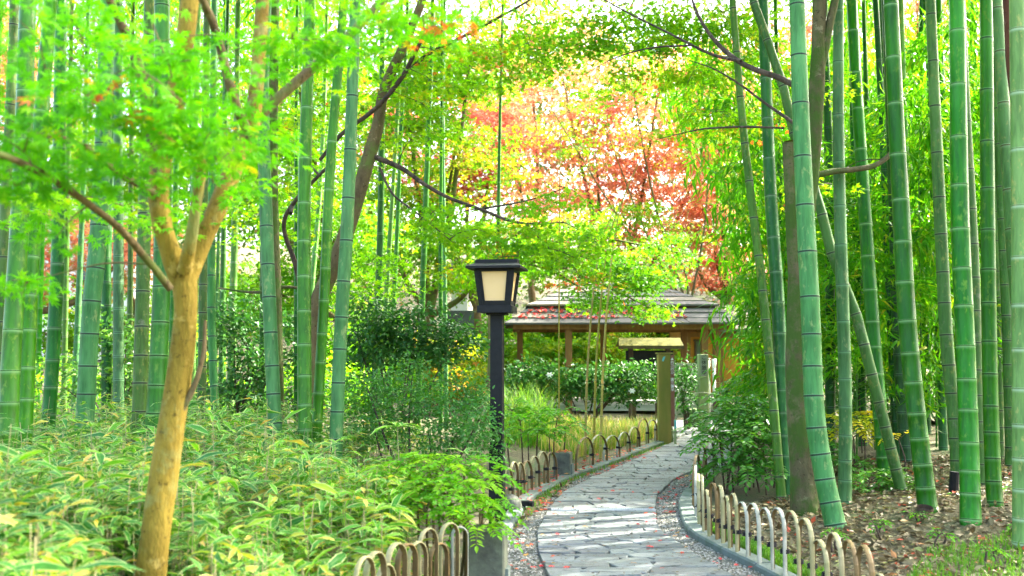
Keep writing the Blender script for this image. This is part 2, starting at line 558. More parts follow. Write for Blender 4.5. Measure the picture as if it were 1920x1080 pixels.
M['gravel'] = gravelmat()
M['pebble'] = leafmat('pebble', [(0.0, (0.05, 0.05, 0.035)), (0.5, (0.15, 0.15, 0.115)), (1.0, (0.33, 0.32, 0.28))], 0.0, rough=0.8, boost=(1, 1, 1))
M['wood_post'] = plain('pavilion_post', (0.15, 0.075, 0.022), (0.23, 0.12, 0.038), 10, rough=0.7, stretch=(1, 1, 0.1))
M['wood_dark'] = plain('dark_wood', (0.05, 0.032, 0.02), (0.09, 0.06, 0.035), 10, rough=0.8, stretch=(1, 1, 0.1))
M['wood_grey'] = plain('weathered_board', (0.20, 0.22, 0.17), (0.32, 0.33, 0.27), 9, rough=0.85, stretch=(0.2, 1, 1))
M['wood_olive'] = plain('mossy_wood', (0.17, 0.17, 0.03), (0.27, 0.20, 0.045), 7, rough=0.8, stretch=(1, 1, 0.2))
M['wood_green'] = plain('algae_wood', (0.22, 0.27, 0.10), (0.30, 0.33, 0.18), 8, rough=0.8, stretch=(1, 1, 0.2))
M['sign_red'] = plain('sign_face', (0.22, 0.085, 0.05), (0.27, 0.11, 0.07), 6, rough=0.6, bmp=0.1)
M['sign_white'] = plain('sign_lettering', (0.78, 0.76, 0.72), None, rough=0.6, bmp=0)
M['sign_blue'] = plain('sign_mark', (0.15, 0.50, 0.50), None, rough=0.6, bmp=0)
M['ink'] = plain('plaque_ink', (0.03, 0.03, 0.025), None, rough=0.7, bmp=0)
M['shingle'] = plain('roof_board', (0.055, 0.058, 0.055), (0.095, 0.092, 0.08), 5, rough=0.8, stretch=(0.25, 1, 1))
M['shingle_lt'] = plain('pale_roof_board', (0.10, 0.09, 0.06), (0.14, 0.13, 0.10), 5, rough=0.8, stretch=(0.25, 1, 1))
M['moss_roof'] = plain('moss_roof', (0.05, 0.055, 0.008), (0.13, 0.12, 0.022), 9, rough=0.95, bmp=0.9)
M['orange_wall'] = plain('ochre_plaster', (0.40, 0.165, 0.022), (0.46, 0.20, 0.035), 3, rough=0.9)
M['glass_dark'] = plain('dark_window', (0.06, 0.07, 0.07), None, rough=0.15, bmp=0, spec=0.6)
M['pale_wall'] = plain('pale_plaster', (0.62, 0.60, 0.56), (0.70, 0.68, 0.64), 2, rough=0.9)
M['metal'] = plain('grey_pipe', (0.45, 0.46, 0.44), (0.55, 0.56, 0.54), 12, rough=0.4, bmp=0.05)
M['white'] = plain('white_petal', (0.80, 0.80, 0.78), None, rough=0.6, bmp=0)
M['rope'] = plain('straw_rope', (0.55, 0.50, 0.36), None, rough=0.9, bmp=0.4, bscale=90)

# ================================================================== THE SETTING
# ground: one sheet, finer near the camera
gx = np.unique(np.concatenate([np.arange(-12, 12.01, 0.2), np.linspace(-60, -12, 40), np.linspace(12, 60, 40), np.linspace(-900, -60, 20), np.linspace(60, 900, 20)]))
gy = np.unique(np.concatenate([np.linspace(-60, 0, 14), np.arange(0, 22, 0.2), np.linspace(22, 120, 80), np.linspace(120, 1500, 24)]))
GX, GY = np.meshgrid(gx, gy)
GZ = H(GX, GY)
nx, ny = len(gx), len(gy)
ii = (np.arange(ny - 1)[:, None] * nx + np.arange(nx - 1)[None]).ravel()
tag(mobj('ground', np.stack([GX, GY, GZ - 0.012], -1).reshape(-1, 3), np.stack([ii, ii + 1, ii + nx + 1, ii + nx], -1), M['ground'], smooth=True), kind='structure')

YS = np.concatenate([np.arange(3.0, 10, 0.15), np.arange(10, 18.0, 0.25)])


def strip(name, A, B, z, mat, parent=None):
    a, b = xof(A, YS), xof(B, YS)
    V = np.concatenate([np.stack([a, YS, np.full_like(a, z)], -1), np.stack([b, YS, np.full_like(b, z)], -1)])
    n = len(YS); i = np.arange(n - 1)
    return mobj(name, V, np.stack([i, i + n, i + n + 1, i + 1], -1), mat, parent)


tag(strip('gravel_bed', LK, RK, -0.016, M['gravel']), kind='structure')
path = tag(strip('stone_path', LP + np.array([0.01, 0]), RP - np.array([0.01, 0]), -0.008, M['mortar']), kind='structure')

# paving stones in uneven courses
ROW = [4.3]
while ROW[-1] < 17.6:
    y = ROW[-1]
    ROW.append(y + random.uniform(0.09, 0.17) * (1 if y < 9 else 1.4 if y < 12 else 2.2))


DRAIN_Y = float(gnd(1150, 957)[1])


def rowline(i, x):
    return ROW[i] + 0.020 * math.sin(x * 5.1 + i * 2.3) + 0.014 * math.sin(x * 13.7 + i * 4.1)


stone_n = 0
for i in range(len(ROW) - 1):
    ym = (ROW[i] + ROW[i + 1]) / 2
    if abs(ym - DRAIN_Y) < 0.09:
        continue
    x0, x1 = float(xof(LP, ym)), float(xof(RP, ym))
    cuts = [x0]
    while cuts[-1] < x1 - 0.30:
        cuts.append(cuts[-1] + random.uniform(0.16, 0.44))
    if x1 - cuts[-1] < 0.12:
        cuts[-1] = x1
    else:
        cuts.append(x1)
    for k in range(len(cuts) - 1):
        a, b = cuts[k], cuts[k + 1]
        j = 0.003 + random.random() * 0.003
        sk0, sk1 = random.uniform(-0.04, 0.04), random.uniform(-0.04, 0.04)
        if k == 0: sk0 = 0.5 * float(xof(LP, ROW[i + 1]) - xof(LP, ROW[i]))
        if k == len(cuts) - 2: sk1 = 0.5 * float(xof(RP, ROW[i + 1]) - xof(RP, ROW[i]))
        lo, hi = [], []
        for t in (0, 0.33, 0.66, 1):
            xb = a + j - sk0 + (b - sk1 - a - 2 * j + sk0) * t
            xt = a + j + sk0 + (b + sk1 - a - 2 * j - sk0) * t
            lo.append((xb, max(rowline(i, xb) + j + random.uniform(-.006, .008), DRAIN_Y + 0.04 if ROW[i] < DRAIN_Y < ym else -9)))
            hi.append((xt, min(rowline(i + 1, xt) - j + random.uniform(-.008, .006), DRAIN_Y - 0.04 if ym < DRAIN_Y < ROW[i + 1] + 0.03 else 99)))
        ring = lo + hi[::-1]
        cx = sum(p[0] for p in ring) / 8; cy = sum(p[1] for p in ring) / 8
        zt = random.uniform(0.003, 0.014)
        tx, ty = random.uniform(-.006, .006), random.uniform(-.012, .012)
        V = [(x, y, -0.02) for x, y in ring]
        V += [(x, y, zt - 0.006 + (x - cx) * tx + (y - cy) * ty) for x, y in ring]
        V += [(cx + (x - cx) * 0.965, cy + (y - cy) * 0.92, zt + (x - cx) * tx + (y - cy) * ty) for x, y in ring]
        fs = [tuple(range(16, 24))]
        for r in (0, 8):
            for q in range(8):
                q2 = (q + 1) % 8
                fs.append((r + q, r + q2, r + 8 + q2, r + 8 + q))
        MB().add(V, fs).build('paving_stone', M['path_stone'], path)
        stone_n += 1

# open paving in front of the pavilion where the path ends
P0 = [(2.55, 17.3), (6.6, 17.3), (7.6, 20.2), (2.9, 20.2)]
tag(MB().hexa([(x, y, -0.1) for x, y in P0], [(x, y, 0.004) for x, y in P0]).build('forecourt', M['path_stone']), kind='structure')

# slot drain across the path
xa, xb = float(xof(LP, DRAIN_Y)) + 0.04, float(xof(RP, DRAIN_Y)) - 0.005
dr = thing('drain_grate', 'narrow pale slotted drain grate set across the stone path', 'drain', ((xa + xb) / 2, DRAIN_Y, 0))
MB().box(((xa + xb) / 2, DRAIN_Y, -0.004), (xb - xa, 0.052, 0.012)).build('channel', M['black'], dr)
for s in (-1, 1):
    MB().box(((xa + xb) / 2, DRAIN_Y + s * 0.027, 0.004), (xb - xa, 0.005, 0.02)).build('rail', M['metal'], dr)
for k in range(46):
    x = xa + (k + 0.5) * (xb - xa) / 46
    MB().box((x, DRAIN_Y, 0.005), (0.011, 0.047, 0.012)).build('bar', M['metal'], dr)


# kerbs: run of separate kerb stones
def kerb(name, line, side, label):
    pts = spline(np.column_stack([line, np.zeros(len(line))]), 10)[:, :2]
    seg = np.linalg.norm(np.diff(pts, axis=0), axis=1)
    s = np.concatenate([[0], np.cumsum(seg)])
    root = thing(name, label, 'kerb', (pts[0][0], pts[0][1], 0))
    pos = 0.0
    while pos < s[-1] - 0.1:
        L = random.uniform(0.5, 0.75)
        q = np.linspace(pos + 0.004, min(pos + L, s[-1]) - 0.004, 4)
        X, Yv = np.interp(q, s, pts[:, 0]), np.interp(q, s, pts[:, 1])
        t = np.stack([np.gradient(X), np.gradient(Yv)], -1); t /= np.linalg.norm(t, axis=1)[:, None]
        nrm = np.stack([t[:, 1], -t[:, 0]], -1) * side
        zt = 0.032 + random.uniform(-0.004, 0.004)
        ring = []
        for w, z in ((0, -0.05), (0, zt - 0.012), (0.012, zt), (0.118, zt), (0.13, zt - 0.012), (0.13, -0.05)):
            ring.append(np.column_stack([X + nrm[:, 0] * w, Yv + nrm[:, 1] * w, np.full(4, z)]))
        V = np.stack(ring, 1).reshape(-1, 3)
        fs = []
        for a in range(3):
            for b in range(5):
                fs.append((a * 6 + b, a * 6 + b + 1, a * 6 + 7 + b, a * 6 + 6 + b))
        fs += [tuple(range(6)), tuple(range(18, 24))]
        MB().add(V, fs).build('kerb_stone', M['kerb'], root)
        pos += L
    return root


kerb('stone_kerb', LK, -1, 'low grey kerb curving along the left side of the stone path')
kerb('stone_kerb', RK, 1, 'low grey kerb curving along the right side of the stone path')


# pebbles on the gravel strips
def octa(P, s, fl=0.6):
    n = len(P)
    T = np.array([(1, 0, 0), (0, 1, 0), (-1, 0, 0), (0, -1, 0), (0, 0, fl)])
    th = rng.uniform(0, 6.28, n)
    R = np.stack([np.stack([np.cos(th), -np.sin(th)], -1), np.stack([np.sin(th), np.cos(th)], -1)], 1)
    asp = rng.uniform(0.6, 1.3, (n, 1))
    V = np.repeat(T[None], n, 0) * s[:, None, None]
    V[:, :, 0] *= asp
    V[:, :, :2] = np.einsum('nij,nkj->nki', R, V[:, :, :2])
    V += P[:, None, :]
    f = np.array([(0, 1, 4), (1, 2, 4), (2, 3, 4), (3, 0, 4)])
    return V.reshape(-1, 3), (np.arange(n)[:, None, None] * 5 + f[None]).reshape(-1, 3), 4


def strip_points(A, B, n, y0, y1, z):
    y = y0 * (y1 / y0) ** rng.random(n)
    a, b = xof(A, y), xof(B, y)
    return np.stack([a + (b - a) * rng.random(n), y, np.full(n, z)], -1)


Pp = np.vstack([strip_points(LK, LP, 5200, 4.6, 13, -0.015), strip_points(RP, RK, 6000, 4.6, 13, -0.015)])
V, Fp, k = octa(Pp, rng.uniform(0.006, 0.015, len(Pp)))
tag(mobj('gravel', V, Fp, M['pebble'], fattr={'tint': np.repeat(rng.random(len(Pp)), k)}), 'small grey and tan pebbles beside the stone path', 'gravel', kind='stuff')

# ================================================================== LEAVES
def kites(lobes, valley):
    """lobes: (angle deg, length) from the leaf base; one quad for each lobe"""
    vs, fs = [], []
    for i, (a, L) in enumerate(lobes):
        a0 = math.radians(a)
        w = math.radians(valley[1])
        n = len(vs)
        vs += [(0, 0, 0), (math.sin(a0 - w) * valley[0] * L, math.cos(a0 - w) * valley[0] * L, 0.03),
               (math.sin(a0) * L, math.cos(a0) * L, -0.14 * L), (math.sin(a0 + w) * valley[0] * L, math.cos(a0 + w) * valley[0] * L, 0.03)]
        fs.append((n, n + 1, n + 2, n + 3))
    return np.array(vs), np.array(fs)


T_MAPLE7 = kites([(-118, .48), (-76, .78), (-38, .95), (0, 1.0), (38, .95), (76, .78), (118, .48)], (0.48, 16))
T_MAPLE5 = kites([(-84, .7), (-42, .92), (0, 1.0), (42, .92), (84, .7)], (0.48, 22))
T_STAR3 = kites([(-62, .8), (0, 1.0), (62, .8)], (0.5, 30))
T_STAR2 = kites([(-38, .95), (38, .95)], (0.5, 34))
T_KITE = (np.array([(0, 0, 0), (0.26, 0.45, 0.04), (0, 1, -0.06), (-0.26, 0.45, 0.04)]), np.array([(0, 1, 2, 3)]))
T_LANCE = (np.array([(0, 0, 0), (0.075, 0.3, 0.02), (0, 1, -0.22), (-0.075, 0.3, 0.02)]), np.array([(0, 1, 2, 3)]))
T_OVAL = (np.array([(0, 0, 0), (0.20, .28, .05), (0.21, .62, .03), (0, 1, -.10), (-0.21, .62, .03), (-0.20, .28, .05), (0, .5, -.02)]),
          np.array([(0, 1, 2, 6), (6, 2, 3, 3), (0, 6, 4, 5), (6, 3, 4, 4)]))
T_OVAL = (T_OVAL[0], np.array([(0, 1, 2, 6), (0, 6, 4, 5), (6, 2, 3, 4)]))
# broad sasa leaf, folded on its midrib, pale margin carried by the 'edge' value
_sv, _se = [], []
for t, w, z in ((0, 0.017, 0), (0.14, 0.074, 0.02), (0.42, 0.110, 0.03), (0.72, 0.075, -0.03), (1.0, 0.003, -0.18)):
    _sv += [(-w, t, z + 0.22 * w), (0, t, z), (w, t, z + 0.22 * w)]
    _se += [1, 0, 1]
T_SASA = (np.array(_sv), np.array([(r * 3 + c, r * 3 + c + 1, r * 3 + c + 4, r * 3 + c + 3) for r in range(4) for c in range(2)]))
SASA_EDGE = np.array(_se, float)


def unit(v):
    return v / (np.linalg.norm(v, axis=-1, keepdims=True) + 1e-9)


def leaves(T, P, D, Nn, S):
    """leaf template T at points P pointing along D with face normal near Nn and length S"""
    tv, tf = T
    D = unit(D)
    X = unit(np.cross(D, Nn))
    Z = np.cross(X, D)
    S = np.broadcast_to(S, (len(P),))
    V = P[:, None] + S[:, None, None] * (tv[None, :, 0:1] * X[:, None] + tv[None, :, 1:2] * D[:, None] + tv[None, :, 2:3] * Z[:, None])
    Fq = (np.arange(len(P))[:, None, None] * len(tv) + tf[None]).reshape(-1, tf.shape[1])
    return V.reshape(-1, 3), Fq


def leafobj(name, T, P, D, Nn, S, tint, mat, parent=None, stuff=True, vattr=None):
    V, Fq = leaves(T, P, D, Nn, S)
    o = mobj(name, V, Fq, mat, parent, fattr={'tint': np.repeat(np.clip(tint, 0, 1), len(T[1]))}, vattr=vattr)
    if stuff:
        o['kind'] = 'stuff'
    return o


def rdir(n, up=0.0, flat=1.0):
    v = rng.normal(size=(n, 3)); v[:, 2] = v[:, 2] * flat + up
    return unit(v)


def ell_points(c, r, n, shell=0.0):
    v = unit(rng.normal(size=(n, 3)))
    rad = rng.random(n) ** (1 / 3.0)
    if shell:
        rad = shell + (1 - shell) * rad
    return np.asarray(c) + v * rad[:, None] * np.asarray(r)


def sprays(centers, per, rad, thick, size, jitter=0.5):
    """flat layered sprays of leaves around centres: returns P, D, N, S, spray index"""
    m = len(centers)
    idx = np.repeat(np.arange(m), per)
    n = len(idx)
    th = rng.uniform(0, 6.283, n)
    rr = np.sqrt(rng.random(n))
    R = rad * rng.uniform(0.6, 1.25, m)[idx]
    off = np.stack([np.cos(th) * rr * R, np.sin(th) * rr * R, rng.normal(0, thick, n) - 0.25 * rr * rr * R], -1)
    tilt = rng.normal(0, 0.22, (m, 2))[idx]
    off[:, 2] += off[:, 0] * tilt[:, 0] + off[:, 1] * tilt[:, 1]
    P = centers[idx] + off
    D = unit(off * np.array([1, 1, 0.4]) + rng.normal(0, 0.35, (n, 3)) * R[:, None] + np.array([0, 0, -0.12]) * R[:, None])
    Nn = unit(np.array([0, 0, 1.0]) + rng.normal(0, jitter, (n, 3)))
    S = size * rng.uniform(0.65, 1.2, n)
    return P, D, Nn, S, idx


def twigs_to(centers, limb_pts, r0=0.008, sides=4, sag=0.08):
    """thin twigs that branch outwards: each spray centre joins the nearest limb or earlier twig"""
    parts = []
    nodes = np.asarray(limb_pts)[::2]
    order = np.argsort([np.min(np.linalg.norm(nodes - c, axis=1)) for c in centers])
    base = len(nodes)
    for c in np.asarray(centers)[order]:
        d = np.linalg.norm((nodes - c) * np.array([1, 1, 1.3]), axis=1)
        k = int(np.argmin(d)); p = nodes[k]
        dist = np.linalg.norm(p - c)
        if dist < 0.05:
            continue
        mid = (p + c) / 2 + np.array([random.uniform(-1, 1) * .10 * dist, random.uniform(-1, 1) * .10 * dist, sag * dist])
        q = spline([p, mid, c], 3)
        ra = r0 * (0.9 if k < base else 0.55)
        parts.append(tube_np(q, np.linspace(ra, r0 * 0.3, len(q)), sides))
        nodes = np.vstack([nodes, mid[None], c[None]])
    return parts


def limb(pts, r, sides=10, n=8, wob=0.05):
    """pts world points, r radii at those points"""
    q = spline(pts, n)
    rr = np.interp(np.linspace(0, len(pts) - 1, len(q)), np.arange(len(pts)), r)
    return q, tube_np(q, rr, sides, wob)


def pxl(pts, Y, dY=0.0):
    k = len(pts)
    return [at(p[0], p[1], (p[2] if len(p) > 2 else Y + dY * i / max(1, k - 1))) for i, p in enumerate(pts)]

# ================================================================== BAMBOO
def crown_mesh(name, n_br, hgt, spread, per, leaf, seed):
    """leafy branches round a bamboo top; origin at the lowest branch"""
    r = np.random.default_rng(seed)
    P, D, parts = [], [], []
    for b in range(n_br):
        z0 = hgt * (b / n_br) ** 0.9
        th = r.uniform(0, 6.283)
        L = spread * (1.05 - 0.6 * b / n_br) * r.uniform(0.7, 1.2)
        h = np.array([math.cos(th), math.sin(th), 0])
        p0 = np.array([0, 0, z0])
        p1 = p0 + h * L * 0.45 + np.array([0, 0, L * 0.45])
        p2 = p0 + h * L * 0.85 + np.array([0, 0, L * 0.40])
        p3 = p0 + h * L * 1.15 + np.array([0, 0, L * 0.05])
        q = spline([p0, p1, p2, p3], 4)
        parts.append(tube_np(q, np.linspace(0.006, 0.0015, len(q)), 3))
        t = 0.25 + 0.75 * r.random(per)
        base = np.stack([np.interp(t * (len(q) - 1), np.arange(len(q)), q[:, k]) for k in range(3)], -1)
        base += r.normal(0, 0.10 * spread, (per, 3))
        P.append(base)
        D.append(unit(h * 0.6 + r.normal(0, 0.55, (per, 3)) + np.array([0, 0, -0.55])))
    P, D = np.vstack(P), np.vstack(D)
    Nn = unit(np.array([0, 0, 1.0]) + r.normal(0, 0.5, (len(P), 3)))
    V, Fq = leaves(T_LANCE, P, D, Nn, leaf * r.uniform(0.6, 1.2, len(P)))
    tint = np.clip(r.normal(0.5, 0.22, len(P)), 0, 1)
    BV, BF = join_np(parts)
    me = np_mesh(name, np.vstack([V, BV]), [Fq, BF + len(V)], fattr={'tint': np.concatenate([tint, np.full(len(BF), 0.5)])})
    me.materials.append(M['bamboo_leaf'])
    return me


CROWN = [crown_mesh('bamboo_crown', 40, 6.2, 2.1, 52, 0.27, s) for s in (1, 2, 3)]
YOUNG = [crown_mesh('young_bamboo_leaves', 40, 3.4, 0.85, 58, 0.21, s) for s in (5, 6, 7, 8)]


def culm_np(q, rad, sides, dark_nodes=True, l0=0.17, lk=0.085, lmax=0.44, fine=True):
    """culm along curve q: internodes with ridged nodes, 'node' value per vertex"""
    seg = np.linalg.norm(np.diff(q, axis=0), axis=1)
    s = np.concatenate([[0], np.cumsum(seg)])
    st, nd, rm = [0.0], [0.0], [1.06]
    x = 0.06
    while x < s[-1] - 0.1:
        if fine:
            w_ = 1.9 if dark_nodes == 1 else 1.0
            st += [x - 0.034, x - 0.009, x - 0.003 * w_, x + 0.002 * w_, x + 0.008 * w_]
            nd += [0.0, 0.25, 0.95, 1.0, 0.0] if dark_nodes == 1 else [0.0, 0.40, 0.55, 1.0, 0.0] if dark_nodes != 2 else [0.0, 0.5, 0.62, 0.8, 0.0]
            rm += [1.0, 1.02, 1.01, 1.055, 1.0]
        else:
            st += [x - 0.018, x, x + 0.014]
            nd += [0.0, 0.95, 0.0]
            rm += [1.0, 1.05, 1.0]
        x += min(lmax, l0 + lk * x) * random.uniform(0.88, 1.12)
    st.append(s[-1]); nd.append(0); rm.append(1)
    st, nd, rm = np.array(st), np.array(nd), np.array(rm)
    st = np.maximum.accumulate(np.clip(st, 0, s[-1])) + np.arange(len(st)) * 1e-6
    pts = np.stack([np.interp(st, s, q[:, k]) for k in range(3)], -1)
    R = np.interp(st, s, rad) * rm
    V, Fq = tube_np(pts, R, sides)
    return V, Fq, np.repeat(nd, sides)


def bamboo(px, Y, dia, tone, label, group, hgt=12.0, crown=True, dY=0.0, dark=1, far=False):
    w = pxl(px, Y, dY)
    lo = w[0]; d = (w[1] - w[0]); d = d / abs(d[2])
    for _ in range(4):
        z = float(H(lo[0], lo[1])) - 0.04
        lo = lo + d * (z - lo[2])
    # lo now on the ground along the culm's own direction
    base = lo
    pts = [base] + [p for p in w if p[2] > base[2] + 0.15]
    top = pts[-1]; d2 = pts[-1] - pts[-2]; d2 = d2 / max(0.2, np.linalg.norm(d2))
    hx, hy = random.uniform(-1, 1), random.uniform(-1, 1)
    zt = top[2]
    k = 0
    while zt < hgt:
        k += 1
        d2 = unit(d2 * np.array([0.8, 0.8, 1]) + np.array([hx * 0.015, hy * 0.015, 0]) * k)
        top = top + d2 * 1.3
        zt = top[2]
        pts.append(top)
    pts += [top + unit(d2 + np.array([hx * .5, hy * .5, -.1])) * 0.8]
    q = spline(pts, 8)
    zz = q[:, 2] - base[2]
    r = dia / 2 * np.interp(zz, [0, 0.12, 0.6, 2.0, hgt * 0.5, hgt, hgt + 2], [1.14, 1.06, 1.02, 1.0, 0.72, 0.22, 0.10])
    root = thing('bamboo', label, 'bamboo', base, group)
    V, Fq, nd = culm_np(q, r, 9 if far else 16, dark, fine=not far)
    mobj('culm', V, Fq, M[tone], root, smooth=True, vattr={'node': nd})
    if crown:
        i = int(np.argmin(np.abs(q[:, 2] - (hgt - 5.6))))
        c = bpy.data.objects.new('crown', CROWN[random.randrange(3)])
        col.objects.link(c); c.parent = root
        c.location = tuple(q[i] - base); c.rotation_euler = (0, 0, random.uniform(0, 6.28))
        c['kind'] = 'stuff'
    return root


def yb(py, z=0.13):
    return float(gnd(900, py, z)[1])


